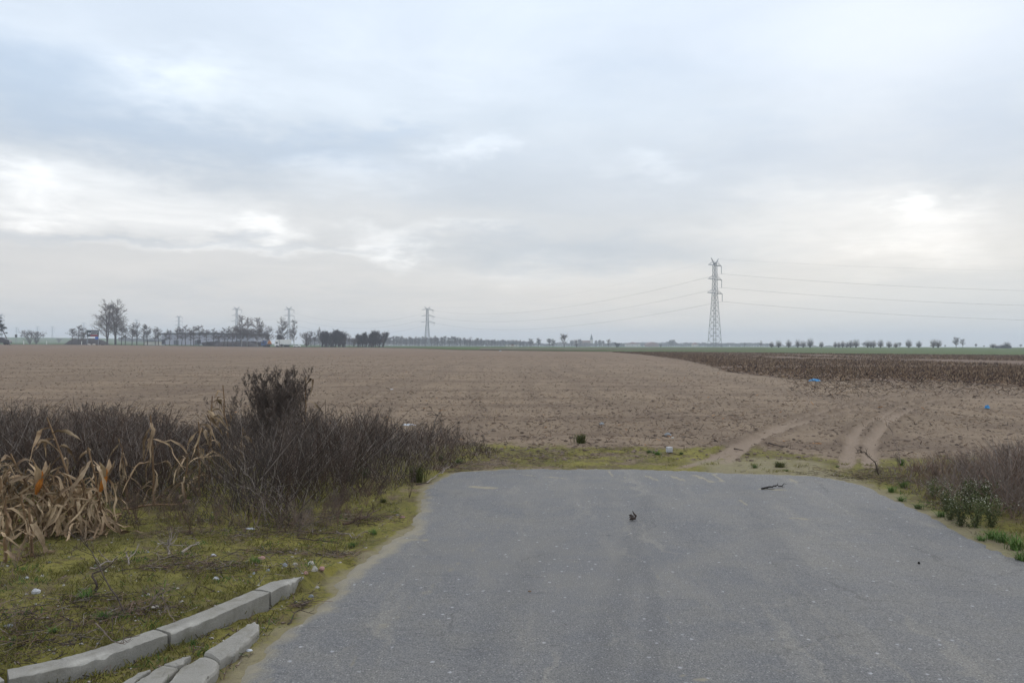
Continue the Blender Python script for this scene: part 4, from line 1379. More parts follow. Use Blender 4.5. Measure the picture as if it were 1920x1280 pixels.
tA = add('grass_tuft', tuft_mesh(1, 130, 1.0, .5).mesh('tuft', M['olive_grass'])); tag(tA, 'x', 'grass tuft'); tA['_unused'] = 1
tB = add('grass_tuft', tuft_mesh(2, 70, 1.0, .9).mesh('tuft', M['grass'])); tag(tB, 'x', 'grass tuft'); tB['_unused'] = 1
for (pr, px, py, hpx, w, label) in [
        (tA, 782, 902, 36, 1.3, 'thick olive grass tuft beside the asphalt corner'),
        (tA, 1088, 830, 20, 1.7, 'round olive grass tuft on the mossy field edge'),
        (tA, 578, 962 - 2, 14, 2.0, 'flat olive grass tuft in front of the thicket'),
        (tA, 718, 938, 10, 2.2, 'flat olive grass tuft near the asphalt, below the thicket'),
        (tB, 1232, 850, 10, 2.4, 'low green tuft left of the pale block'), (tB, 1217, 846, 7, 2.0, 'smaller green tuft left of the low green one'),
        (tB, 1277, 852, 7, 2.0, 'small green tuft right of the pale block'), (tB, 1415, 875, 10, 1.8, 'bright green tuft at the far asphalt edge'),
        (tA, 1462, 874, 12, 2.8, 'wide dull green tuft at the far asphalt edge'), (tB, 1475, 882, 6, 2.0, 'tiny green tuft just below the wide dull one'),
        (tB, 1570, 875, 5, 2.0, 'tiny green tuft between the two wheel tracks'),
        (tB, 160, 1150, 24, 1.6, 'green grass tuft on the moss behind the kerb, left'), (tB, 192, 1186, 22, 1.8, 'bright grass tuft close behind the kerb'),
        (tB, 100, 1215, 16, 1.6, 'dull green tuft behind the kerb at lower left'), (tB, 480, 1064, 18, 1.7, 'green grass tuft behind the pink stone'),
        (tB, 362, 1208, 12, 2.0, 'bluish green blade tuft between kerb and slabs'), (tB, 685, 894, 24, 1.4, 'fresh green tuft inside the thicket front'),
        (tB, 826, 862, 16, 1.6, 'fresh green tuft near the right end of the left thicket'), (tB, 860, 866, 10, 2.2, 'low green tuft at the right end of the left thicket'),
        (tB, 700, 1000, 14, 1.8, 'green tuft on the moss near the asphalt bend'), (tB, 660, 1025, 12, 2.0, 'small green tuft on the moss above the asphalt bend'),
        (tB, 1672, 922, 16, 1.6, 'green tuft at the right asphalt corner'), (tB, 1695, 915, 18, 1.4, 'taller green tuft behind the one at the right corner'),
        (tB, 1690, 938, 12, 2.0, 'low green tuft on the right asphalt edge'), (tB, 1722, 952, 12, 2.2, 'second low green tuft along the right asphalt edge'),
        (tB, 1765, 968, 14, 2.2, 'green tuft left of the white flowering weeds'), (tB, 1862, 1008, 22, 1.8, 'green grass tuft below the white flowering weeds'),
        (tB, 1905, 1030, 34, 1.5, 'bright green grass tuft at the right picture edge'), (tB, 1915, 1052, 26, 1.6, 'bright green grass tuft lowest at the right edge'),
        (tB, 1880, 1015, 26, 1.6, 'bright green grass tuft just left of the edge tufts'), (tB, 1840, 1012, 12, 2.4, 'low grass tuft on the asphalt rim, lower right'),
        (tB, 1690, 872, 16, 1.3, 'fresh green tuft in the right thicket tip'), (tB, 1895, 925, 20, 1.3, 'green tuft deep in the right thicket')]:
    g = G(px, py); hh = hpx / F * g.y
    place(pr, g - Vector((0, 0, .005)), (hh * w, hh * w, hh), rnd.random() * 6, label)


def flower_weed(seed):
    r = random.Random(seed); st = MB(); lf = MB(); fl = MB()
    for s in range(12):
        a = r.random() * 6.28; l = r.random() * .8; h = r.uniform(.6, 1.0)
        p0 = Vector((r.gauss(0, .05), r.gauss(0, .05), 0)); p1 = p0 + Vector((math.cos(a) * l * .4, math.sin(a) * l * .4, h * .55)); p2 = p0 + Vector((math.cos(a) * l, math.sin(a) * l, h))
        st.tube([p0, p1, p2], [.010, .007, .004], 4, cap=False)
        for j in range(60):
            k = r.uniform(.05, 1.0); q = (p0.lerp(p1, k * 2) if k < .5 else p1.lerp(p2, k * 2 - 1)) + rvec(r, .07)
            u = rvec(r).normalized() * r.uniform(.018, .042)
            lf.quad(q, u, u.cross(rvec(r).normalized()) * .45)
        for j in range(3):
            q = p2 + rvec(r, .07)
            for t_ in range(3):
                u = rvec(r).normalized() * r.uniform(.008, .015); fl.quad(q + rvec(r, .012), u, u.cross(rvec(r).normalized()))
    return st, lf, fl


st, lf, fl = flower_weed(5)
fw = add('flowering_weed', st.mesh('stems', M['green_leaf'])); tag(fw, 'x', 'weed')
add('leaves', lf.mesh('leaves', M['green_leaf']), fw); add('flowers', fl.mesh('flowers', M['petal']), fw); fw['_unused'] = 1
for (px, py, hpx, w, label) in [(1800, 985, 60, .9, 'green weed with small white flowers, lowest by the asphalt'), (1830, 988, 62, .9, 'white flowering green weed right of the lowest one'),
                                (1858, 985, 58, 1.0, 'white flowering green weed nearest the right bush'), (1775, 955, 45, 1.0, 'sparse flowering green weed at the left of its patch'),
                                (1750, 935, 38, 1.0, 'small flowering green weed by the dark thicket front'), (1815, 955, 55, 1.0, 'taller white flowering weed behind the lowest one'),
                                (1845, 960, 60, .9, 'taller white flowering weed touching the dark right bush'), (1782, 975, 36, 1.2, 'low flowering weed on the asphalt rim')]:
    g = G(px, py); hh = hpx / F * g.y
    place(fw, g, (hh * w, hh * w, hh), rnd.random() * 6, label)


# ------------------------------------------------------------------ kerb and slabs
def set_chip(me, vals):
    a = me.attributes.new('chip', 'FLOAT', 'POINT'); a.data.foreach_set('value', np.array(vals, np.float32))


def kerb_piece(pts, label, chips, w=.125, zt=.085, tip=False, seed=0):
    """kerb stone swept along pts (front top edge, world xy)"""
    r = np.random.RandomState(seed); V = []; chip = []
    pts = [Vector((p[0], p[1])) for p in pts]
    L = [0]
    for a, b_ in zip(pts[:-1], pts[1:]): L.append(L[-1] + (b_ - a).length)
    n = max(8, int(L[-1] / .022)); prof_n = 9
    for i in range(n + 1):
        s = L[-1] * i / n
        j = max(k for k in range(len(L)) if L[k] <= s + 1e-9); j = min(j, len(pts) - 2)
        f = (s - L[j]) / (L[j + 1] - L[j]); p = pts[j].lerp(pts[j + 1], f)
        d = (pts[j + 1] - pts[j]).normalized(); nb = Vector((-d.y, d.x))
        c = 0
        for (cs, cw, ca) in chips:
            c = max(c, ca * math.exp(-((s - cs) / cw) ** 2))
        c *= .6 + .8 * r.rand(); c = min(c, 1.0)
        ww = w; z = zt
        if tip:
            kk = i / n; ww = max(.022, w * (1 - 1.05 * max(0, kk - .45) / .55 * 1.0)); z = zt * (1 - .25 * kk ** 3)
        ch = .005 + .012 * c * r.uniform(.6, 1.4)
        e = (r.rand(prof_n, 2) - .5) * .003
        ch = min(ch, ww * .45)
        prof = [(0, -.06), (0, zt * .35), (0, z - ch), (ch * .35, z - ch * .55), (ch * (.9 + .2 * r.rand()), z - .002), (ww * .5 + ch * .3, z), (ww - .006, z), (ww, z - .006), (ww, -.06)]
        for k, (u, zz) in enumerate(prof):
            q = p + nb * (u + e[k, 0]); V.append((q.x, q.y, zz + e[k, 1]))
            chip.append((c * 1.3 if k in (2, 3, 4) else 0) + (0.35 if k in (3,) else 0))
    Fq = []
    m = prof_n
    for i in range(n):
        for k in range(m - 1):
            Fq.append((i * m + k, (i + 1) * m + k, (i + 1) * m + k + 1, i * m + k + 1))
    me = bpy.data.meshes.new('kerb_stone')
    me.from_pydata(V, [], Fq + [tuple(range(m)), tuple(range(n * m, n * m + m))[::-1]])
    me.materials.append(M['concrete']); me.update(); set_chip(me, np.clip(chip, 0, 1))
    o = add('kerb_stone', me); tag(o, label, 'kerb stone', 'kerb stones edging the mossy verge')
    return o


def kseg(a, b_):
    """points of the kerb front edge between pixel columns a and b"""
    pxs = [(-200, 1335), (12, 1272), (127, 1248), (200, 1227), (315, 1187), (393, 1158), (500, 1112), (543, 1091)]
    X = [p[0] for p in pxs]; Yp = [p[1] for p in pxs]
    cols = [a] + [x for x in X if a < x < b_] + [b_]
    return [tuple(P(c, float(np.interp(c, X, Yp)), .085).xy) for c in cols]


kerb_piece(kseg(-200, 8), 'kerb stone at the lower left picture corner', [(.2, .1, .5)], seed=1)
kerb_piece(kseg(17, 314), 'longest kerb stone with a chipped front edge', [(.12, .05, .4), (.30, .05, 1.1), (.40, .04, .8), (.52, .03, .4), (.75, .05, .3), (.95, .06, .35)], seed=2)
kerb_piece(kseg(321, 505), 'middle kerb stone with a diagonal crack and chipped edge', [(.04, .05, .8), (.16, .06, .7), (.30, .05, .4), (.85, .05, .5)], seed=3)
kp = kerb_piece(kseg(509, 543) + [tuple(P(570, 1077, .075).xy)], 'short kerb stone tapering to a broken tip at the far end of the kerb', [(.0, .02, .3), (.2, .04, .9), (.27, .03, 1.0)], tip=True, seed=4)
b = MB()
c0 = P(548, 1092, .06)
top = [P(543, 1090, .085), P(533, 1086, .085), P(552, 1092, .07), P(560, 1080, .085), P(568, 1077, .085), P(571, 1082, .07), P(556, 1102, .05), P(545, 1118, .0)]
def rock(name, c, s, seed, material, label, cat='stone', group=None):
    r = random.Random(seed); b = MB()
    prof = [(.55, -.4), (.95, 0), (.85, .35), (.5, .62), (.02, .75)]
    n = 8; base = len(b.v)
    for (rr, z) in prof:
        for j in range(n):
            th = 2 * math.pi * j / n; k = 1 + r.gauss(0, .13)
            b.v.append((c[0] + rr * math.cos(th) * s[0] * k, c[1] + rr * math.sin(th) * s[1] * k, c[2] + z * s[2] * (1 + r.gauss(0, .08))))
    for i in range(len(prof) - 1):
        for j in range(n):
            b.face((i * n + j, i * n + (j + 1) % n, (i + 1) * n + (j + 1) % n, (i + 1) * n + j))
    b.face([(len(prof) - 1) * n + j for j in range(n)])
    o = b.build(name, material); return tag(o, label, cat, group)


def shard(name, toppx, zt, label, thick=.07, cat='kerb fragment', bev=.02, tiltz=None, round_side=None):
    """angular concrete slab from its top outline"""
    pts = [P(px, py, zt) for px, py in toppx]
    n = len(pts); c = sum(pts, Vector()) / n
    rr = random.Random(len(label))
    fine = []
    for i in range(n):
        a, b_ = pts[i], pts[(i + 1) % n]
        m = max(2, int((b_ - a).length / .03))
        for k in range(m):
            q = a.lerp(b_, k / m); q = q + Vector((rr.gauss(0, .0025), rr.gauss(0, .0025), 0)); fine.append(q)
    N = len(fine); V = []; chip = []
    zf = (lambda p: 0) if tiltz is None else tiltz
    for ring, (inn, dz, cv) in enumerate([(0, -thick, 0), (0, -bev * .8, .2), (bev * .35, -bev * .22, .7), (bev, 0, .25), (bev * 2.2, .001, 0)]):
        for q in fine:
            dd = (c - q); dd.z = 0
            if dd.length > 1e-6: dd.normalize()
            p = q + dd * inn
            V.append((p.x, p.y, zt + dz + zf(p) + rr.gauss(0, .0012))); chip.append(cv * rr.random())
    Fq = []
    for r_ in range(4):
        for i in range(N):
            Fq.append((r_ * N + i, r_ * N + (i + 1) % N, (r_ + 1) * N + (i + 1) % N, (r_ + 1) * N + i))
    Fq.append(tuple(4 * N + i for i in range(N)))
    me = bpy.data.meshes.new(name); me.from_pydata(V, [], Fq); me.materials.append(M['concrete']); me.update(); set_chip(me, chip)
    o = add(name, me); return tag(o, label, cat, None)


slabs = 'broken bullnose slabs lying beside the kerb'
for (name, poly, zt, lab, bev) in [
        ('kerb_slab', [(382, 1221), (420, 1197), (467, 1167), (478, 1163), (486, 1168), (487, 1178), (470, 1195), (440, 1222), (413, 1236), (400, 1226)], .045, 'long tapering bullnose slab pointing at the kerb end', .022),
        ('kerb_slab', [(377, 1229), (398, 1230), (411, 1239), (408, 1250), (385, 1276), (345, 1320), (260, 1345), (300, 1290), (338, 1250)], .05, 'largest bullnose slab with thin red scratch, beside the sand', .024),
        ('kerb_slab', [(307, 1244), (336, 1233), (358, 1227), (337, 1247), (322, 1246)], .04, 'small wedge slab at the top of the broken slabs', .012),
        ('kerb_slab', [(303, 1247), (334, 1250), (292, 1290), (255, 1278), (262, 1272)], .042, 'flat slab with white scratches left of the largest slab', .012),
        ('kerb_slab', [(252, 1282), (290, 1293), (245, 1330), (200, 1320)], .042, 'flat slab cut off by the bottom of the picture', .012),
        ('kerb_slab', [(240, 1272), (262, 1260), (283, 1253), (280, 1257), (250, 1278), (222, 1300), (200, 1300)], .03, 'narrow sliver slab at the left of the broken slabs', .008)]:
    o = shard(name, poly, zt, lab, .06, 'concrete slab', bev)
    o['group'] = slabs

for i, (px, py, w, h, m_, lab) in enumerate([
        (535, 1073, 11, 8, 'stone_grey', 'blue grey pebble left of the stone cluster by the kerb tip'), (553, 1072, 10, 6, 'stone_pale', 'tan pebble next to the blue grey one'),
        (583, 1072, 13, 8, 'stone_pale', 'pale round stone at the top of the cluster by the kerb tip'), (590, 1086, 12, 13, 'stone_pale', 'upright pale stone in the cluster by the kerb tip'),
        (604, 1082, 12, 7, 'stone_pink', 'brownish stone at the right of the cluster'), (583, 1117, 11, 7, 'stone_grey', 'grey stone on the sand below the cluster'),
        (595, 1101, 9, 5, 'stone_pale', 'small pale stone low in the cluster'), (574, 1092, 9, 6, 'stone_pink', 'small reddish stone touching the kerb tip'),
        (503, 1087, 9, 6, 'stone_grey', 'grey pebble behind the short kerb stone'), (476, 1094, 6, 5, 'stone_grey', 'dark small pebble behind the middle kerb stone'),
        (405, 1111, 13, 7, 'stone_white', 'whitish stone on the moss above the kerb'), (491, 1053, 16, 6, 'stone_pink', 'flat pink stone on the moss'),
        (400, 1051, 12, 7, 'stone_white', 'whitish stone on the moss near the reddish tuft'), (67, 1137, 17, 11, 'stone_white', 'large white lump on the moss at left'),
        (50, 1107, 7, 5, 'stone_white', 'small white pebble on the moss at left'), (80, 1099, 8, 4, 'stone_pale', 'flat pale pebble above the white lump'),
        (256, 1177, 10, 5, 'stone_pale', 'tan pebble just behind the long kerb stone'), (340, 1151, 8, 4, 'stone_pale', 'pale pebble just behind the middle kerb stone'),
        (273, 1155, 6, 5, 'stone_grey', 'small grey pebble behind the kerb joint'), (16, 1203, 18, 7, 'stone_grey', 'flat grey stone at the lower left edge'),
        (292, 1162, 20, 6, 'stone_pale', 'flat pale crumble behind the kerb joint'),
        (755, 968, 12, 5, 'stone_pink', 'flat pinkish stone near the asphalt bend'), (745, 965, 8, 4, 'stone_pale', 'small pale stone near the asphalt bend'),
        (1128, 795, 10, 6, 'stone_grey', 'grey field stone beyond the moss strip'), (1252, 815, 14, 7, 'stone_grey', 'bluish field stone behind the pale block'),
        (1261, 822, 6, 4, 'stone_pale', 'small pale stone beside the bluish field stone'), (1448, 1199, 5, 4, 'stone_white', 'small white pebble on the asphalt, lower middle'),
        (1723, 1055, 5, 4, 'black_bits', 'small black pebble on the asphalt at right'), (993, 1108, 7, 2, 'res_mid', 'flat brown chip on the asphalt'),
        (467, 1218, 12, 4, 'plastic_white', 'white cigarette-like scrap beside the slabs'), (452, 1216, 6, 5, 'stone_grey', 'grey pebble beside the tapering slab')]):
    on_road = py > 1030 and px > 900 or lab.endswith('asphalt')
    g = onR(px, py) if on_road else G(px, py)
    s = w / 2 / F * g.y; hz = h / F * g.y
    if g.z < .01 and not on_road: g.z = max(g.z, -.01)
    rock('stone' if 'scrap' not in lab else 'litter_scrap', g, (s, s * .8, hz), i + 3, M[m_], lab, 'stone' if 'scrap' not in lab else 'litter')
# pale cube-like block on the field edge
g = G(1255, 848); s = 11 / F * g.y
b = MB(); b.box((0, 0, .045), (.085, .07, .08), .3); o = b.build('paving_block', M['stone_white']); o.location = g
bv = o.modifiers.new('bevel', 'BEVEL'); bv.width = .008; bv.segments = 2
tag(o, 'pale cube shaped block on the mossy field edge', 'block')


def crumple(name, g, size, seed, material, label, cat='plastic bag'):
    r = random.Random(seed); b = MB(); n = 12
    for i in range(n + 1):
        for j in range(n + 1):
            u = i / n * 2 - 1; v = j / n * 2 - 1; e = max(0, 1 - (u * u + v * v))
            b.v.append((u * size[0] * (1 + r.gauss(0, .06)), v * size[1] * (1 + r.gauss(0, .06)), size[2] * (e ** .5) * r.uniform(.05, 1.0) + .004 * r.random()))
    for i in range(n):
        for j in range(n):
            q = i * (n + 1) + j; u = (i + .5) / n * 2 - 1; v = (j + .5) / n * 2 - 1
            if u * u + v * v < 1.05: b.face((q, q + 1, q + n + 2, q + n + 1))
    o = b.build(name, material); o.location = g
    return tag(o, label, cat)


crumple('plastic_bag', P(1528, 714, .02), (.27, .22, .12), 1, M['plastic_blue'], 'crumpled bright blue plastic bag at the edge of the stubble')
crumple('plastic_cup', P(1851, 765, .02), (.06, .06, .1), 2, M['plastic_blue'], 'small blue plastic cup in the field at right', 'litter')
crumple('plastic_bag', G(765, 796), (.15, .09, .035), 3, M['plastic_white'], 'flattened white plastic bag in the field behind the thicket')
crumple('plastic_scrap', G(470, 992), (.045, .02, .012), 4, M['plastic_white'], 'small white foam scrap at the foot of the grey tangle', 'litter')
crumple('plastic_scrap', Wp(938, 658.3, 205) , (.25, .25, .28), 5, M['plastic_white'], 'white bag far off at the edge of the green field', 'litter')
crumple('plastic_scrap', G(735, 730), (.08, .06, .03), 6, M['plastic_white'], 'tiny white scrap in the brown field', 'litter')


# ------------------------------------------------------------------ trees
def tree_meshes(seed, kind):
    """unit-height bare tree -> trunk MB, crown MB"""
    r = random.Random(seed); tk = MB(); cr = MB()
    cfg = {
        'alder': dict(clear=.30, n1=36, l1=(.12, .24), up=.75, n2=9, l2=.5, tr=.016, tw=.0026, lv=3),
        'poplar': dict(clear=.16, n1=72, l1=(.24, .42), up=1.1, n2=9, l2=.40, tr=.012, tw=.0015, lv=3),
        'birch': dict(clear=.22, n1=48, l1=(.20, .38), up=.75, n2=10, l2=.42, tr=.012, tw=.0024, lv=3),
        'round': dict(clear=.22, n1=46, l1=(.35, .55), up=1.0, n2=9, l2=.42, tr=.026, tw=.0036, lv=3),
        'dense': dict(clear=.10, n1=100, l1=(.2, .38), up=1.3, n2=12, l2=.5, tr=.028, tw=.0055, lv=3),
        'far': dict(clear=.20, n1=44, l1=(.2, .36), up=.6, n2=8, l2=.5, tr=.026, tw=.011, lv=3),
        'shrub': dict(clear=.02, n1=30, l1=(.4, .7), up=.9, n2=9, l2=.45, tr=.016, tw=.0038, lv=3),
    }[kind]
    lean = (r.gauss(0, .03), r.gauss(0, .03))
    n = 8
    stems = [(Vector((0, 0, 0)), lean, 1.0)]
    if kind == 'poplar': stems = [(Vector((0, 0, 0)), (-.035, 0), 1.0), (Vector((.0, 0, 0)), (.04, .02), .95)]
    if kind in ('dense',): stems = [(Vector((r.gauss(0, .08), r.gauss(0, .08), 0)), (r.gauss(0, .16), r.gauss(0, .16)), r.uniform(.55, .95)) for _ in range(5)]
    if kind == 'shrub': stems = [(Vector((0, 0, 0)), (r.gauss(0, .25), r.gauss(0, .25)), r.uniform(.8, .98)) for _ in range(5)]
    for (o, ln, hh) in stems:
        pts = [o + Vector((ln[0] * (k / n) + r.gauss(0, .006), ln[1] * (k / n) + r.gauss(0, .006), hh * k / n * .93)) for k in range(n + 1)]
        tk.tube(pts, [cfg['tr'] * (1.25 - 1.1 * k / n) for k in range(n + 1)], 5, cap=False)
        for b_ in range(cfg['n1'] // (1 if len(stems) == 1 else (2 if len(stems) < 4 else 3))):
            k = cfg['clear'] + (1 - cfg['clear']) * r.random()
            i = min(int(k * n), n - 1); p = pts[i].lerp(pts[i + 1], k * n - i)
            a = r.random() * 6.28
            rel = (k - cfg['clear']) / (1 - cfg['clear'])
            if kind in ('round', 'shrub', 'dense', 'far'): env = math.sin(math.pi * (.12 + .86 * rel)) ** (.7 if kind != 'dense' else 1.1)
            elif kind == 'alder': env = (.35 + 1.0 * math.sin(math.pi * min(1, .22 + .70 * rel))) * (.55 + .45 * r.random())
            else: env = (1.05 - .7 * rel)
            L = r.uniform(*cfg['l1']) * env * (r.uniform(.5, 1.15) if kind in ('dense', 'round', 'far') else 1.0)
            up = cfg['up'] * r.uniform(.6, 1.3)
            e = p + Vector((math.cos(a), math.sin(a), up)).normalized() * L
            m = p.lerp(e, .5) + rvec(r, .012)
            cr.tube([p, m, e], [cfg['tw'] * 2.6, cfg['tw'] * 1.8, cfg['tw']], 3, cap=False)
            for c_ in range(cfg['n2']):
                kk = r.uniform(.25, 1.0); q = p.lerp(m, kk * 2) if kk < .5 else m.lerp(e, kk * 2 - 1)
                dr = (e - p).normalized()
                d2 = (dr * .8 + rvec(r, .55) + Vector((0, 0, .25 if kind != 'alder' else .0))).normalized()
                L2 = L * cfg['l2'] * r.uniform(.5, 1.1)
                e2 = q + d2 * L2
                cr.tube([q, e2], [cfg['tw'] * 1.2, cfg['tw'] * .7], 3, cap=False)
                if cfg['lv'] >= 3:
                    for t_ in range(4):
                        q3 = q.lerp(e2, r.uniform(.3, 1)); e3 = q3 + (d2 + rvec(r, .7) + (Vector((0, 0, -.5)) if kind == 'birch' and r.random() < .5 else Vector())).normalized() * L2 * r.uniform(.25, .5)
                        cr.tube([q3, e3], [cfg['tw'] * .8, cfg['tw'] * .5], 3, cap=False)
    return norm_mb(tk, cr)


def norm_mb(tk, cr, grow_=1.0):
    top = max(v[2] for v in cr.v)
    for b_ in (tk, cr):
        b_.v = [(v[0], v[1], v[2] / top) for v in b_.v]
    return tk, cr


def pollard_meshes(seed):
    r = random.Random(seed); tk = MB(); cr = MB()
    tk.tube([(0, 0, 0), (.01, 0, .06), (0, .01, .12), (0, 0, .2), (0, 0, .27)], [.12, .10, .12, .17, .08], 8)
    for i in range(330):
        a = r.random() * 6.28; el = math.acos(1 - r.random() * 1.25)
        d = Vector((math.sin(el) * math.cos(a), math.sin(el) * math.sin(a), math.cos(el) + .15)).normalized()
        p = Vector((0, 0, .20)) + d * .09; L = r.uniform(.50, .78) * (.72 + .28 * max(0, d.z)) * (1.0 if d.z > .3 else .85)
        e = p + d * L; e.z = min(e.z + .03, 1.0); m = p.lerp(e, .5) + rvec(r, .01) - Vector((0, 0, .01))
        cr.tube([p, m, e], [.0075, .005, .003], 3, cap=False)
    return norm_mb(tk, cr)


PROTO = {}


def protos(kind, count, bark, twig, name):
    lst = []
    for s in range(count):
        tk, cr = tree_meshes(500 + s * 7 + len(kind), kind) if kind != 'pollard' else pollard_meshes(700 + s)
        lst.append((tk.mesh(kind + '_trunk', M[bark]), cr.mesh(kind + '_crown', M[twig])))
    PROTO[kind] = (name, lst)


protos('alder', 6, 'bark', 'twig', 'alder_tree')
protos('poplar', 2, 'bark', 'willow_twig', 'poplar_tree')
protos('birch', 4, 'birch_bark', 'twig', 'birch_tree')
protos('round', 4, 'bark', 'twig', 'bare_tree')
protos('dense', 4, 'bark', 'dense_twig', 'dense_tree')
protos('far', 6, 'bark', 'far_twig', 'bare_tree')
protos('shrub', 3, 'bark', 'twig', 'bare_shrub')
protos('pollard', 5, 'bark', 'willow_twig', 'pollard_willow')
FIRST = {}


def tree(kind, px, top, d, label, group=None, wide=1.0, var=None, cat='tree', sink=0.0):
    name, lst = PROTO[kind]
    v = var if var is not None else rnd.randrange(len(lst))
    x = (px - 960) / F * d; z = Tz(x, d) + .1
    h = Wp(px, top, d).z - z
    root = empty(name, (x, d, z - sink), rnd.random() * 6.28, label, cat, group)
    add('trunk', lst[v][0], root); add('crown', lst[v][1], root)
    w = h * wide
    root.scale = (w, w, h)
    return root


ORD = ['first', 'second', 'third', 'fourth', 'fifth', 'sixth', 'seventh', 'eighth', 'ninth', 'tenth', 'eleventh', 'twelfth', 'thirteenth', 'fourteenth', 'fifteenth', 'sixteenth',
       'seventeenth', 'eighteenth', 'nineteenth', 'twentieth', 'twenty-first', 'twenty-second', 'twenty-third', 'twenty-fourth', 'twenty-fifth', 'twenty-sixth', 'twenty-seventh', 'twenty-eighth', 'twenty-ninth', 'thirtieth', 'thirty-first', 'thirty-second', 'thirty-third', 'thirty-fourth', 'thirty-fifth']
# poplars
o = tree('poplar', 201, 560, 392, 'tall bare forked poplar, left of the tall pair', 'tall poplars by the billboard', 1.2, 0); o.rotation_euler.z = 0
o = tree('poplar', 216, 558, 396, 'tall bare poplar, right of the tall pair', 'tall poplars by the billboard', 1.15, 1); o.rotation_euler.z = 3.3
# alders left of the billboard
for i, (px, top) in enumerate([(135, 613), (148, 608), (157, 610)]):
    tree('alder', px, top, 402, 'small bare alder left of the billboard, ' + ORD[i] + ' counted from the left', 'alders left of the billboard', 1.3)
for i, (px, top) in enumerate([(228, 612), (235, 610), (247, 604), (257, 604), (270, 608), (277, 607), (291, 613), (298, 612), (310, 621), (318, 616), (332, 611), (341, 612), (348, 608), (358, 616), (363, 611), (373, 607), (388, 615), (401, 614), (409, 619), (420, 613), (427, 611), (435, 612), (443, 607), (450, 606)]):
    tree('alder', px, top, 404 + (i % 3) * 5, 'slim bare alder in the roadside row, ' + ORD[i] + ' right of the two tall poplars', 'roadside alder row', 1.1)
for i, (px, top, d) in enumerate([(453, 590, 402), (463, 594, 412), (482, 594, 400), (493, 600, 408), (504, 610, 402)]):
    tree('birch', px, top, d, ORD[i] + ' tree of the tall bare birch clump left of the white truck', 'birch clump by the parked trucks', 1.1)
tree('birch', 530, 592, 404, 'bare birch behind the white truck', None, .8, 0); tree('birch', 551, 598, 402, 'bare birch right of the white truck', None, .8, 2)
tree('dense', 527, 626, 425, 'dark shrubby tree behind the white truck', None, 1.2)
for i, (px, top, k, w, lab) in enumerate([(575, 620, 'shrub', .75, 'small spreading bare tree right of the white car'), (583, 618, 'alder', .7, 'thin bare tree beside the small spreading tree'),
                                          (590, 620, 'alder', .6, 'very thin bare tree left of the dark tree clump'), (599, 612, 'birch', .6, 'thin tall bare tree at the left edge of the dark clump'),
                                          (648, 620, 'alder', .8, 'thin bare tree just right of the large dark clump'), (655, 624, 'alder', .8, 'second thin bare tree right of the large dark clump'),
                                          (663, 629, 'shrub', .7, 'small rounded bare tree between the dark clumps'), (718, 620, 'alder', .8, 'thin bare tree at the right edge of the densest dark tree')]):
    tree(k, px, top, 405, lab, None, w)
for i, (px, top) in enumerate([(605, 618), (612, 617), (621, 616), (630, 615), (638, 617), (643, 622)]):
    tree('dense', px, top, 405 + (i % 2) * 8, 'dark dense tree in the large clump right of the trucks, ' + ORD[i] + ' from the left', 'large dark tree clump', .78)
for i, (px, top) in enumerate([(673, 624), (680, 621), (688, 622)]):
    tree('dense', px, top, 412, 'dark dense tree in the middle clump, ' + ORD[i] + ' from the left', 'middle dark tree clump', .75)
tree('dense', 701, 616, 403, 'broad darkest tree, left half of the rightmost dark clump', None, .95); tree('dense', 713, 619, 406, 'dark tree, right half of the rightmost dark clump', None, .85)
# far-left
for (px, top, lab) in [(56, 616, 'bare shrubby tree on the far left, left of its pair'), (68, 618, 'bare shrubby tree on the far left, right of its pair')]:
    tree('shrub', px, top, 520, lab, None, .75)
tree('far', 81, 626, 1300, 'tiny far tree on the green rise at left', None, 1.2); tree('far', 40, 627, 1300, 'tiny far tree left of the pair of shrubby trees', None, 1.2)
tree('shrub', 110, 633, 900, 'tiny far bush on the green rise left of the billboard', None, 1.0, cat='bush')


def pine():
    r = random.Random(77); d = 330
    x = (-2 - 960) / F * d; z = Tz(x, d); h = Wp(0, 592, d).z - z
    root = empty('pine_tree', (x, d, z), 0, 'dark leaning pine at the left picture edge above the car', 'tree')
    base = Wp(19, 644, d) - Vector((x, d, z)); base.z = 0
    tk = MB(); topv = Vector((-1.5, 0, h * .95))
    pts = [base.lerp(topv, k / 8) + Vector((r.gauss(0, .06), 0, 0)) for k in range(9)]
    tk.tube(pts, [.22 - .02 * k for k in range(9)], 6); 
    cr = MB()
    for i in range(46):
        k = r.uniform(.25, 1.0) ** .7; j = min(int(k * 8), 7); p = pts[j].lerp(pts[j + 1], k * 8 - j)
        a = r.random() * 6.28; L = r.uniform(1.0, 3.0) * (1.1 - .5 * k)
        e = p + Vector((math.cos(a) * L, math.sin(a) * L, r.uniform(-.2, .5)))
        tk.tube([p, e], [.06, .03], 4, cap=False)
        for q in range(70):
            m = p.lerp(e, r.uniform(.3, 1.1)) + Vector((r.gauss(0, .28), r.gauss(0, .28), r.gauss(0, .13)))
            u = rvec(r).normalized() * r.uniform(.08, .2); cr.quad(m, u, u.cross(rvec(r).normalized()) * .5)
    tk.build('trunk', M['bark'], root); cr.build('crown', M['needle'], root)


pine()
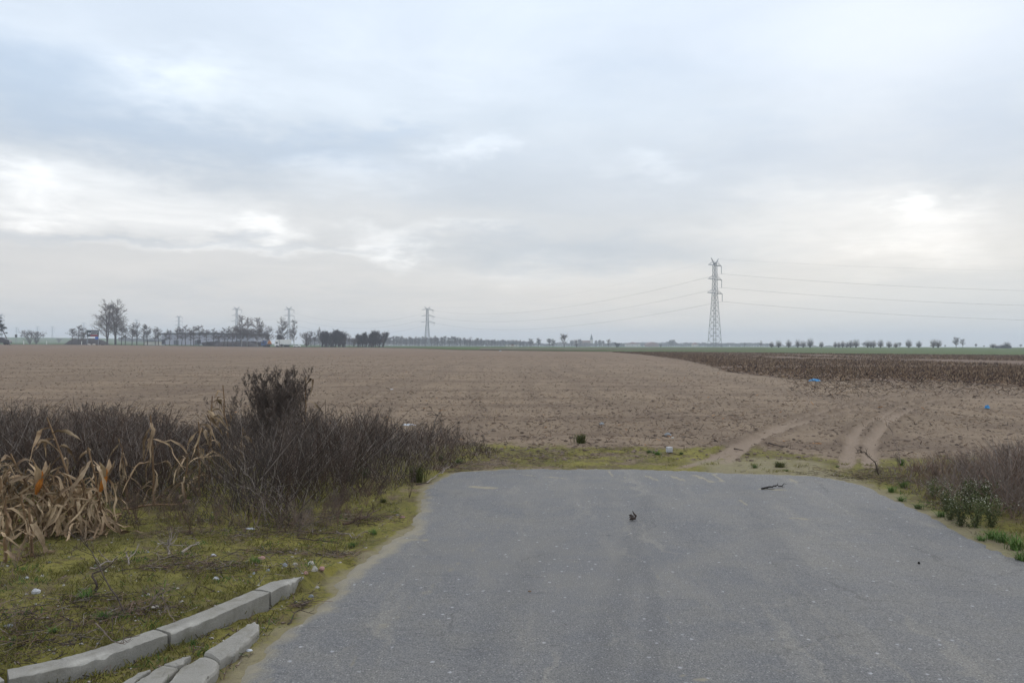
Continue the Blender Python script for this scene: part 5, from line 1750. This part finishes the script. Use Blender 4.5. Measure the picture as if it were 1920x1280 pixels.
# blue distant line, centre
far_l = 'hazy blue bare tree in the distant tree line left of the church'
px = 722; k = 0
rr = random.Random(5)
while px < 985:
    tree('far', px, np.interp(px, [722, 760, 800, 830, 860, 905, 930, 985], [631, 630, 632, 629, 632, 635, 636, 637]) + rr.uniform(-1.5, 2.5), rr.choice([900, 960, 1020]), far_l, 'distant tree line left of the church', rr.uniform(.65, .95))
    px += rr.uniform(3.5, 7.0)
px = 728
while px < 900:
    tree('alder', px, 630 + rr.uniform(-1, 4), rr.choice([700, 740]), 'hazy slim bare tree in front of the distant blue tree line', 'slim trees before the distant line', rr.uniform(.8, 1.2)); px += rr.uniform(7, 14)
for (px, top, k_, w, lab) in [(995, 633, 'round', 1.0, 'bare round tree left of the large solitary tree'), (1010, 633, 'far', .8, 'narrow bare tree left of the large solitary tree'),
                              (1030, 634, 'far', 1.2, 'hazy tree just left of the large solitary tree'), (1037, 635, 'far', 1.0, 'second hazy tree just left of the large solitary tree')]:
    tree(k_, px, top, 800, lab, None, w)
tree('round', 1058, 623, 480, 'large solitary round crowned bare tree on the green field', None, .85, 1)
tree('shrub', 1081, 635, 490, 'smaller dark bare tree right of the large solitary tree', None, .6)
tree('round', 1141, 634, 520, 'dark bare tree right of the church with spiky top', None, .8, 2)
tree('dense', 1158, 641, 620, 'low round dark tree right of the spiky tree', None, 1.0); tree('shrub', 1239, 645, 540, 'small dark bush alone on the green field', None, .7, cat='bush')
for i, (px, top) in enumerate([(1072, 637), (1087, 635), (1118, 638), (1124, 637), (1131, 638)]):
    tree('far', px, top, 1200, 'hazy tree beside the distant church, ' + ORD[i] + ' from the left', 'trees around the church', 1.2)
px = 1165
while px < 1440:
    tree('far', px, np.interp(px, [1165, 1250, 1260, 1270, 1300, 1440], [642, 641, 639, 642, 642, 642.5]) + rr.uniform(-.7, 1.3), 1500, 'hazy blue tree in the low distant line behind the large pylon', 'low distant tree line behind the pylon', rr.uniform(1.6, 2.6)); px += rr.uniform(3, 6)
tree('far', 1257, 637, 1300, 'taller hazy tree left of the large pylon', None, 1.0); tree('far', 1262, 636, 1300, 'taller hazy tree nearest left of the large pylon', None, 1.0)
tree('birch', 1427, 638, 900, 'bare tree right of the large pylon, left of the willows', None, 1.0); tree('far', 1396, 642, 1000, 'small hazy tree just right of the large pylon', None, 1.0)
def distant_wood(px0, px1, d, top0, top1, label, n, dep=60.0):
    r_ = np.random.RandomState(int(px0)); px = px0 + (px1 - px0) * r_.rand(n); dd = d + dep * r_.rand(n)
    x = (px - 960) / F * dd; z0 = T(x, dd)
    topy = top0 + (top1 - top0) * (px - px0) / (px1 - px0) + 5.0 * (fbm(px * .12, px * 0, 3) - .5) + 3.0 * (fbm(px * .5, px * 0, 9) - .5)
    ht = np.maximum(1.0, CAM_H + (horizon(px) - topy) / F * dd - z0)
    k = r_.rand(n) ** .8; L = 1.2 + 1.6 * r_.rand(n)
    P0 = np.stack([x, dd, z0 + k * np.maximum(ht - L * .7, .3)], 1); P1 = P0 + np.stack([r_.randn(n) * .8, r_.randn(n) * .8, L], 1)
    P1[:, 2] = np.minimum(P1[:, 2], z0 + ht)
    o = rod_cloud('distant_wood', P0, P1, .10 + .10 * r_.rand(n), M['far_twig'])
    tag(o, label)


distant_wood(718, 1000, 1050, 636, 640, 'hazy blue undergrowth of the distant tree line', 9000)
distant_wood(1000, 1170, 1300, 643, 643, 'hazy woodland behind the village church', 4500)
distant_wood(1160, 1450, 1450, 644, 644.5, 'low hazy wood on the horizon behind the pylon', 6500)
distant_wood(1450, 1600, 1500, 647, 648.5, 'very low hazy hedge behind the pollards', 1800)
distant_wood(222, 305, 1100, 633.5, 635, 'hazy wood seen behind the roadside alders', 2600)
distant_wood(575, 720, 900, 633, 636, 'hazy wood seen behind the dark clumps', 4500)
distant_wood(380, 490, 430, 641, 641, 'dark low hedge left of the trucks', 1300, 6.0)
# pollard willows
WL = [(1447, 641), (1460, 638.5), (1479, 637), (1496, 637), (1506, 639), (1519, 634.5), (1540, 640.5), (1566, 641), (1573, 642), (1580, 640), (1588, 641), (1595, 638.5), (1605, 636.5), (1627, 638), (1633, 641), (1638, 638), (1651, 637), (1667, 640), (1680, 642), (1704, 636.5), (1723, 639), (1750, 636), (1759, 637)]
for i, (px, top) in enumerate(WL):
    sz = 'tall' if top < 637 else ('small' if top > 640.4 else 'medium')
    tree('pollard', px, top - 1.5, 560, sz + ' pollard willow with rod crown, ' + ORD[i] + ' right of the large pylon', 'row of pollard willows', rr.uniform(.62, .82))
tree('round', 1793, 630, 540, 'largest spreading bare willow right of the pollard row', None, .9, 0); tree('round', 1805, 634, 545, 'smaller spreading bare willow beside the largest', None, .8, 3)
for (px, top, lab) in [(1687, 641, 'tiny far tree behind the pollard row, near its right half'), (1830, 644, 'tiny far tree right of the spreading willows'), (1845, 647, 'tiniest far bush left of the dark shed'),
                       (1914, 645, 'tiny far tree near the right picture edge'), (1620, 641, 'tiny far tree behind the middle pollard willows'), (1772, 646, 'tiny far bush left of the spreading willows')]:
    tree('far', px, top, 1000, lab, None, 1.3)
tree('pollard', 1862, 643, 560, 'low pollard willow left of the dark shed', None, 1.2); tree('pollard', 1888, 640, 560, 'pollard willow standing behind the dark shed', None, 1.1)
# ------------------------------------------------------------------ buildings, mounds
def at(px, d, dz=0.0):
    x = (px - 960) / F * d
    return Vector((x, d, Tz(x, d) + dz))


def gable_house(px, d, w, l, h, rh, rz, wall, roof, label, cat='house', name='house', windows=0):
    root = empty(name, at(px, d, 0), rz, label, cat)
    b = MB(); b.box((0, 0, h / 2), (w, l, h)); b.build('wall', M[wall], root)
    r = MB(); r.prism([(-w / 2 - .3, h + .01), (w / 2 + .3, h + .01), (0, h + rh)], -l / 2 - .3, l / 2 + .3); r.build('roof', M[roof], root)
    for k in range(windows):
        wd = MB(); wd.box((-w / 2 + w * (k + .5) / windows, -l / 2 - .02, h * .55), (1.0, .08, 1.2)); wd.build('window', M['window_glass'], root)
    return root


# warehouse
wh = empty('warehouse', at(390, 640), 0, 'long pale warehouse with dark roof edge behind the alder row', 'warehouse')
x0 = (303 - 960) / F * 640; x1 = (476 - 960) / F * 640; z0 = wh.location.z
hw = Wp(390, 625.5, 640).z - z0
b = MB(); b.box(((x0 + x1) / 2 - wh.location.x, 20, hw / 2 - 2), (x1 - x0, 40, hw + 4)); b.build('wall', M['cladding'], wh)
b = MB(); b.prism([(x0 - 1 - wh.location.x, hw - .5), (x1 + 1 - wh.location.x, hw - 1.0), (x1 + 1 - wh.location.x, hw - .1), (wh.location.x * 0 + 0, hw + 1.0), (x0 - 1 - wh.location.x, hw + .4)], -.7, 40.7); b.build('roof', M['dark_roof'], wh)
for k in range(4):
    dd = MB(); dd.box((x0 - wh.location.x + 12 + k * 17, -.1, 2.0), (4, .3, 4.0)); dd.build('loading_door', M['dark_roof'], wh)


def mound(px0, px1, d, toppy, label):
    a = at(px0, d); c = at(px1, d); L = (c - a).length; mid = (a + c) / 2; mid.z = Tz(mid.x, d)
    h = Wp((px0 + px1) / 2, toppy, d).z - mid.z
    b = MB(); n, m = 36, 9
    r = random.Random(int(px0))
    for i in range(n + 1):
        for j in range(m + 1):
            u = i / n * 2 - 1; v = j / m * 2 - 1
            e = max(0, 1 - abs(u) ** 6) * max(0, 1 - v * v)
            b.v.append((u * L / 2, v * 6, -.3 + (h + .3) * e * r.uniform(.85, 1.05)))
    for i in range(n):
        for j in range(m):
            q = i * (m + 1) + j; b.face((q, q + m + 1, q + m + 2, q + 1))
    o = b.build('soil_heap', M['black_earth'], smooth=True); o.location = mid
    return tag(o, label, 'soil heap')


mound(126, 200, 412, 634.5, 'long dark soil heap behind the billboard'); mound(400, 486, 425, 640, 'long dark soil heap behind the alders left of the trucks')


def blob_sign(px, top, bot, d, wpx, label, m='dark_roof', name='road_sign', ground=None):
    g = at(px, d); zt = Wp(px, top, d).z - g.z; zb = Wp(px, bot, d).z - g.z; w = wpx / F * d
    root = empty(name, g, 0, label, 'sign')
    b = MB(); b.box((0, 0, (zt + zb) / 2), (w, .15, zt - zb)); b.build('panel', M[m], root)
    p = MB()
    p.tube([(-w * .3, .12, -.2), (-w * .3, .12, zt - .2)], .07, 6); p.tube([(w * .3, .12, -.2), (w * .3, .12, zt - .2)], .07, 6); p.build('post', M['steel'], root)


blob_sign(373, 637, 644.5, 396, 7, 'square dark sign back on posts before the warehouse'); blob_sign(306, 636.5, 645, 398, 6, 'dark upright sign back near the left end of the warehouse')
blob_sign(30, 627, 632, 420, 4.2, 'small dark sign back on the far left against the sky')

# billboard
d = 380; g = at(174, d); bb = empty('billboard', g, 0, 'dark roadside billboard with white and red lettering and blue lower panel', 'billboard')
zt = Wp(174, 619, d).z - g.z; zb = Wp(174, 631, d).z - g.z; w = 22 / F * d
b = MB(); b.box((0, 0, (zt + zb) / 2), (w, .25, zt - zb)); b.build('panel', M['sign_face'], bb)
b = MB(); b.box((w * .12, -.14, zb + (zt - zb) * .18), (w * .62, .04, (zt - zb) * .2)); b.build('red_stripe', M['sign_red'], bb)
b = MB(); b.box((w * .34, -.02, zb - .65), (w * .27, .2, 1.25)); b.build('blue_panel', M['sign_blue'], bb)
b = MB(); q = zb + (zt - zb) * .5
b.prism([(-w * .44, q), (-w * .33, q + .55), (-w * .25, q + .12), (-w * .13, q + .4), (-w * .13, q - .4), (-w * .25, q - .12), (-w * .33, q - .55)], -.17, -.13); b.build('fish_emblem', M['sign_white'], bb)
b = MB(); b.box((-w * .28, -.14, zb + (zt - zb) * .82), (w * .3, .03, .35)); b.build('green_stripe', M['sign_green'], bb)
for txt, zz, sz in (('PLANTACJA', zb + (zt - zb) * .66, .62), ('CHOINEK', zb + (zt - zb) * .36, .60)):
    c = bpy.data.curves.new('lettering', 'FONT'); c.body = txt; c.size = sz; c.extrude = .015; c.offset = .015; c.align_x = 'CENTER'
    c.materials.append(M['sign_white']); tmp = bpy.data.objects.new('tmp', c); COL.objects.link(tmp); bpy.context.view_layer.update(); mt = bpy.data.meshes.new_from_object(tmp.evaluated_get(bpy.context.evaluated_depsgraph_get())); bpy.data.objects.remove(tmp); o = add('lettering', mt, bb); o.location = (w * .17, -.16, zz); o.rotation_euler = (math.pi / 2, 0, 0)
for sx in (-1, 1):
    b = MB(); b.box((sx * w * .45, .2, zt / 2 - .3), (.22, .2, zt)); b.build('post', M['steel'], bb)
b = MB(); b.tube([(-w * .45, .3, zb), (-w * .45 - 1.6, 1.2, -.2)], .09, 5); b.build('strut', M['steel'], bb)
for (px, lab) in [(167, 'pale concrete block under the billboard, left'), (176, 'pale concrete block under the billboard, middle'), (193, 'dark low boulder right of the billboard')]:
    rock('concrete_block' if 'block' in lab else 'boulder', at(px, 372) + Vector((0, 0, .1)), (.9, .7, .75), px, M['stone_pale' if 'pale' in lab else 'black_earth'], lab, 'block' if 'block' in lab else 'stone')
for i, (px, lab) in enumerate([(44.5, 'small white roadside marker post at far left'), (87.5, 'small white roadside marker post left of the billboard'), (153, 'white marker post by the billboard')]):
    b = MB(); b.lathe([(.14, 0), (.14, 1.2), (.1, 1.35)], 8); o = b.build('marker_post', M['white_paint']); o.location = at(px, 380) + Vector((0, 0, .1)); o.scale = (1.4, 1.4, 1.2); tag(o, lab, 'post')


# church and village
d = 1500; ch = empty('church', at(1109, d), 0, 'hazy village church with a tall thin spire', 'church')
zt = Wp(1109, 625.5, d).z - ch.location.z
b = MB(); b.box((0, 0, zt * .25), (5.4, 5.4, zt * .62)); b.build('tower', M['render_wall'], ch)
b = MB(); b.lathe([(3.3, 0), (2.6, 1.6), (1.9, 3.0), (1.7, 5.0), (2.0, 5.6), (.9, 7.4), (.5, 9.6), (.12, zt * .44)], 8, (0, 0, zt * .56)); b.build('spire', M['dark_roof'], ch)
b = MB(); b.box((-13, 0, 3.8), (20, 10, 7.6)); b.build('nave', M['brick'], ch)
b = MB(); b.prism([(-23.4, 7.6), (-2.8, 7.6), (-2.8, 8.2), (-3.5, 12), (-22, 12), (-23.4, 8.2)], -5.4, 5.4); b.build('roof', M['red_roof'], ch)
for (px, w_, l_, h_, wall, roof, lab) in [(1090, 18, 9, 4.5, 'brick', 'red_roof', 'long red brick house left of the church'), (1150, 12, 8, 3.5, 'render_wall', 'dark_roof', 'small white house right of the church'),
                                          (1186, 26, 10, 5, 'render_wall', 'red_roof', 'hazy red roofed house right of the low round tree'), (1222, 22, 10, 5, 'brick', 'red_roof', 'hazy red roofed house further right'),
                                          (1303, 10, 8, 4, 'render_wall', 'red_roof', 'small pale house left of the large pylon'), (960, 14, 8, 3, 'render_wall', 'dark_roof', 'pale low house in the centre before the distant trees')]:
    gable_house(px, 1350 if px > 1000 else 900, w_, l_, h_, 3.5, rnd.uniform(-.3, .3), wall, roof, lab, windows=3)
gable_house(1881, 545, 8.6, 5, 1.5, 1.0, 0, 'dark_roof', 'dark_roof', 'low dark shed under the pollard willow at right', 'shed', 'shed')
gable_house(961, 500, 1.6, 1.4, 1.2, .7, 0, 'render_wall', 'brick', 'tiny hut on the green field in the centre', 'hut', 'hut')
gable_house(287, 520, 9, 6, 2.4, .8, 0, 'render_wall', 'dark_roof', 'low white building left of the warehouse', 'building', 'building')


# ------------------------------------------------------------------ vehicles
def wheel(root, x, y, r, w=.3):
    b = MB(); n = 14; R_ = Matrix.Rotation(math.pi / 2, 3, 'X')
    for (rr, yy) in ((r * .6, -w / 2), (r, -w / 2), (r, w / 2), (r * .6, w / 2)):
        for j in range(n):
            t_ = 2 * math.pi * j / n; b.v.append((x + rr * math.cos(t_), y + yy, r + rr * math.sin(t_)))
    for i in range(3):
        for j in range(n): b.face((i * n + j, i * n + (j + 1) % n, (i + 1) * n + (j + 1) % n, (i + 1) * n + j))
    b.face(range(n)); b.face([3 * n + j for j in range(n)])
    b.build('wheel', M['tyre'], root)


def truck(px0, px1, py_top, d, label, cabm, boxm, boxtop=None, rz=0.0, load=False):
    a = at(px0, d); c = at(px1, d); L = c.x - a.x; root = empty('truck', (a.x + L / 2, d, a.z + .1), rz, label, 'truck')
    H = Wp(px0, py_top, d).z - a.z
    cw = 2.3; x0 = -L / 2
    b = MB(); b.prism([(x0, .55), (x0, 1.9), (x0 + .25, 2.1), (x0 + .45, H * .78), (x0 + 1.0, H * .98), (x0 + cw, H * .98), (x0 + cw, .55)], -1.2, 1.2); b.build('cab', M[cabm], root)
    b = MB(); b.prism([(x0 - .02, 1.45), (x0 + .28, 2.65), (x0 + .34, 2.65), (x0 + .04, 1.45)], -1.05, 1.05); b.box((x0 + 1.1, -1.22, 2.1), (1.0, .04, .8)); b.build('windscreen', M['window_glass'], root)
    if load:
        b = MB(); b.box((x0 + cw + (L - cw) / 2 + .3, 0, 1.3), (L - cw - .6, 2.4, .5)); b.build('flatbed', M['dark_paint'], root)
        b = MB(); r = random.Random(3)
        b.prism([(x0 + cw + .8, 1.56), (L / 2, 1.56), (L / 2 - .3, 2.6), (L / 2 - 1.2, 3.3), (x0 + cw + 1.6, 3.2), (x0 + cw + 1.0, 2.4)], -1.0, 1.0); b.build('load', M['orange'], root)
    else:
        b = MB(); b.box((x0 + cw + .4 + (L - cw - .4) / 2, 0, (H * .97 + 1.25) / 2 + .1), (L - cw - .4, 2.5, H * .97 - 1.25)); b.build('cargo_box', M[boxm], root)
    b = MB(); b.box((.4, 0, .9), (L - 1.2, 1.6, .28)); b.build('chassis', M['dark_paint'], root)
    for x in (x0 + 1.2, L / 2 - 1.4, L / 2 - 2.6):
        for s in (-1, 1): wheel(root, x, s * 1.05, .5)
    for s in (-1, 1):
        b = MB(); b.box((x0 - .03, s * .85, .85), (.06, .4, .22)); b.build('headlight', M['sign_white'], root)


truck(516, 545, 636.5, 392, 'white box truck standing on the far road', 'white_paint', 'white_paint')
truck(491, 508.5, 638.5, 395, 'blue and white truck with an orange load on the far road', 'blue_paint', 'white_paint', load=True)


def car(px0, px1, d, label, bodym, zoff=0.1, k=1.0):
    a = at(px0, d); c = at(px1, d); L = c.x - a.x; root = empty('car', (a.x + L / 2, d, a.z + zoff), 0, label, 'car')
    s = L / 4.4
    b = MB(); pr = [(-2.2, .35), (-2.2, .75), (-2.0, .95), (-1.1, 1.02), (-.5, 1.42), (.75, 1.45), (1.5, 1.05), (2.1, .95), (2.2, .6), (2.2, .35)]
    b.prism([(x * s, z * s) for x, z in pr], -.85, .85); b.build('body', M[bodym], root)
    b = MB(); b.prism([(x * s, z * s) for x, z in [(-.95, 1.0), (-.45, 1.36), (.7, 1.38), (1.25, 1.03)]], -.87, .87); b.build('window', M['window_glass'], root)
    for x in (-1.35, 1.35):
        for q in (-1, 1): wheel(root, x * s, q * .75, .33 * s, .22)
    for q in (-1, 1):
        h = MB(); h.box((-2.2 * s, q * .6, .72 * s), (.06, .3, .14)); h.build('headlight', M['sign_white'], root)


car(551, 563.5, 390, 'white car behind the box truck on the far road', 'white_paint')
car(-22, 20, 352 * .55 + 120, 'dark car at the left picture edge below the pine', 'dark_paint', .25)

# far road carrying them
rx = list(np.arange(-900, 1000, 30))
o = sheet('far_road', rx, np.interp(rx, [-900, 0, 400, 700, 1000], [378, 378, 384, 392, 430]), np.interp(rx, [-900, 0, 400, 700, 1000], [386, 386, 395, 403, 440]), 2, .2, mat('old_tarmac', (.12, .12, .125), scale=.3))


# ------------------------------------------------------------------ pylons
def pylon(px, d, top, label, ang, tension=False, z0=None, thick=1.0, arms_w=13.0):
    g = at(px, d)
    if z0 is not None: g.z = z0
    H = Wp(px, top, d).z - g.z
    root = empty('pylon', g, ang, label, 'pylon', 'transmission pylons')
    S = H / 51.0
    lv = [(0, 3.9), (4.5, 3.45), (8.5, 3.1), (12.5, 2.75), (16, 2.42), (19.5, 2.1), (22.5, 1.82), (25.5, 1.58), (28.3, 1.35), (31, 1.15), (33.7, 1.1), (36.3, 1.05), (39, 1.0), (41.7, .97), (44.3, .93), (47, .9), (48.6, .4)]
    lv = [(z, w if z >= 31 else 1.15 + (w - 1.15) * .62) for z, w in lv]
    if tension: lv = [(z, w * 1.25) for z, w in lv]
    cn = [(1, 1), (-1, 1), (-1, -1), (1, -1)]
    b = MB(); tl = .13 * thick; tb = .07 * thick
    def pt(i, k): return Vector((lv[i][1] * cn[k][0] * S, lv[i][1] * cn[k][1] * S, lv[i][0] * S))
    for k in range(4):
        b.tube([pt(i, k) for i in range(len(lv))], [tl] * len(lv), 4, cap=False)
    for i in range(len(lv) - 1):
        for k in range(4):
            j = (k + 1) % 4
            b.tube([pt(i, k), pt(i + 1, j)], tb, 3, cap=False); b.tube([pt(i, j), pt(i + 1, k)], tb, 3, cap=False)
            if i > 0: b.tube([pt(i, k), pt(i, j)], tb, 3, cap=False)
            # secondary redundant bracing on the wide lower bays
            if i < 9:
                m = (pt(i, k) + pt(i + 1, j)) / 2
                b.tube([m, (pt(i, k) + pt(i + 1, k)) / 2], tb * .8, 3, cap=False); b.tube([m, (pt(i, j) + pt(i + 1, j)) / 2], tb * .8, 3, cap=False)
    b.build('lattice_tower', M['steel'], root)
    att = {}
    A = arms_w / 2 * S
    for (z, wl) in ((47, 1.0), (39, 1.04), (31, 1.14)):
        c = MB(); w = A * wl; hw = .95 * S
        for sx in (-1, 1):
            tip = Vector((sx * w, 0, z * S))
            for sy in (-1, 1):
                c.tube([Vector((sx * hw, sy * hw, z * S)), tip], tl * 1.1, 3, cap=False)
                c.tube([Vector((sx * hw, sy * hw, (z + 2.4) * S)), tip], tb, 3, cap=False)
                for q in (.3, .6):
                    lo = Vector((sx * hw, sy * hw, z * S)).lerp(tip, q); hi = Vector((sx * hw, sy * hw, (z + 2.4) * S)).lerp(tip, q)
                    c.tube([lo, hi], tb * .8, 3, cap=False)
        c.build('cross_arm', M['steel'], root)
        ins = MB()
        if not tension:
            ins.tube([(w, 0, z * S), (w, 0, (z - 4.3) * S)], .16 * thick, 5); att[z] = (w, 0, (z - 4.4) * S)
        else:
            for sy in (-1, 1):
                ins.tube([(w, 0, z * S), (w + .5 * S, sy * 4.5 * S, (z - .9) * S)], .16 * thick, 5)
            pts = [(w, math.cos(t_) * -4.3 * S, (z - .9 - 3.2 * math.sin(t_)) * S) for t_ in np.linspace(0, math.pi, 9)]
            ins.tube(pts, .07 * thick, 3, cap=False)
            att[z] = (w, 0, (z - .9) * S)
        ins.build('insulator', M['steel'], root)
    for sx in (-1, 1):
        h_ = MB(); h_.tube([(0, 0, 47.6 * S), (sx * 3.6 * S, 0, 51 * S)], .22 * thick, 4); h_.tube([(sx * .9 * S, 0, 47 * S), (sx * 3.6 * S, 0, 51 * S)], .1 * thick, 3); h_.build('earth_wire_horn', M['steel'], root)
    att[51] = (3.6 * S, 0, 51 * S)
    R_ = Matrix.Rotation(ang, 4, 'Z')
    return {k: (R_ @ Vector(v)) + g for k, v in att.items()}


P1 = pylon(1340, 449, 484.5, 'largest lattice pylon, right of the centre', math.radians(41), z0=.9, thick=1.05)
P2 = pylon(801, 963, 575, 'tension pylon with hanging wire loops, left of the centre', math.radians(20), True, thick=1.8, arms_w=15)
P3 = pylon(541.5, 990, 575, 'hazy pylon rising behind the birches by the white truck', .2, thick=1.7, arms_w=13)
P4 = pylon(443.5, 1060, 575, 'hazy pylon behind the tall birch clump', .2, thick=1.7, arms_w=13)
P5 = pylon(335, 1400, 591, 'faint pylon above the alder row and warehouse', .2, thick=1.8)
P6 = pylon(256, 1900, 598, 'very faint pylon just right of the tall poplars', .2, thick=1.8)
for i, (px, top, dd, lab) in enumerate([(98, 611, 2400, 'faint far pylon left of the billboard'), (70, 611, 2600, 'faint far pylon above the shrubby pair'), (31, 613, 2600, 'faint far pylon above the small dark sign'), (157, 604, 2400, 'faint far pylon above the billboard alders'), (1, 588, 1300, 'pylon cut by the left picture edge, behind the pine')]):
    pylon(px, dd, top, lab, .3, thick=2.0)


def cable(a, c, sag, r, label, n=40):
    b = MB(); pts = []
    for i in range(n + 1):
        k = i / n; p = a.lerp(c, k); p = p - Vector((0, 0, 4 * sag * k * (1 - k))); pts.append(p)
    b.tube(pts, r, 3, cap=False)
    o = b.build('power_line', M['wire'])
    return tag(o, label, 'power line', 'power lines')


P0 = {k: v + Vector((480, -80, 0)) for k, v in P1.items()}
nm = {47: 'upper', 39: 'middle', 31: 'lower', 51: 'earth'}
for k in (47, 39, 31, 51):
    cable(P1[k], P2[k], 12.0 if k != 51 else 10, .05 if k != 51 else .014, nm[k] + ' wire sagging between the tension pylon and the largest pylon')
    cable(P1[k], P0[k], 12.5 if k != 51 else 10, .05 if k != 51 else .022, nm[k] + ' wire running right from the largest pylon out of view')
    if k != 51:
        cable(P2[k], P3[k], 13, .06, nm[k] + ' wire between the tension pylon and the pylon behind the birches')
        cable(P3[k], P4[k], 9, .06, nm[k] + ' wire between the two hazy pylons by the birch clump')
        cable(P4[k], P5[k], 16, .06, nm[k] + ' wire between the faint pylon and the birch clump pylon')

# ------------------------------------------------------------------ haze
hz = MB(); hz.box((0, 2330, 36), (6860, 5200, 84))
o = hz.build('haze', None) if False else None
me = bpy.data.meshes.new('haze'); me.from_pydata(hz.v, [], hz.f)
m = bpy.data.materials.new('haze'); m.use_nodes = True
t = m.node_tree; t.nodes.clear(); vo = t.nodes.new('ShaderNodeVolumePrincipled'); ou = t.nodes.new('ShaderNodeOutputMaterial')
vo.inputs['Color'].default_value = (.82, .885, 1.0, 1); vo.inputs['Density'].default_value = .00040; vo.inputs['Anisotropy'].default_value = .1
t.links.new(vo.outputs[0], ou.inputs['Volume'])
me.materials.append(m); tag(add('haze', me), kind='stuff')

for o in list(bpy.data.objects):
    for k in ('_unused', '_used'):
        if k in o.keys():
            if k == '_unused': pass
            del o[k]
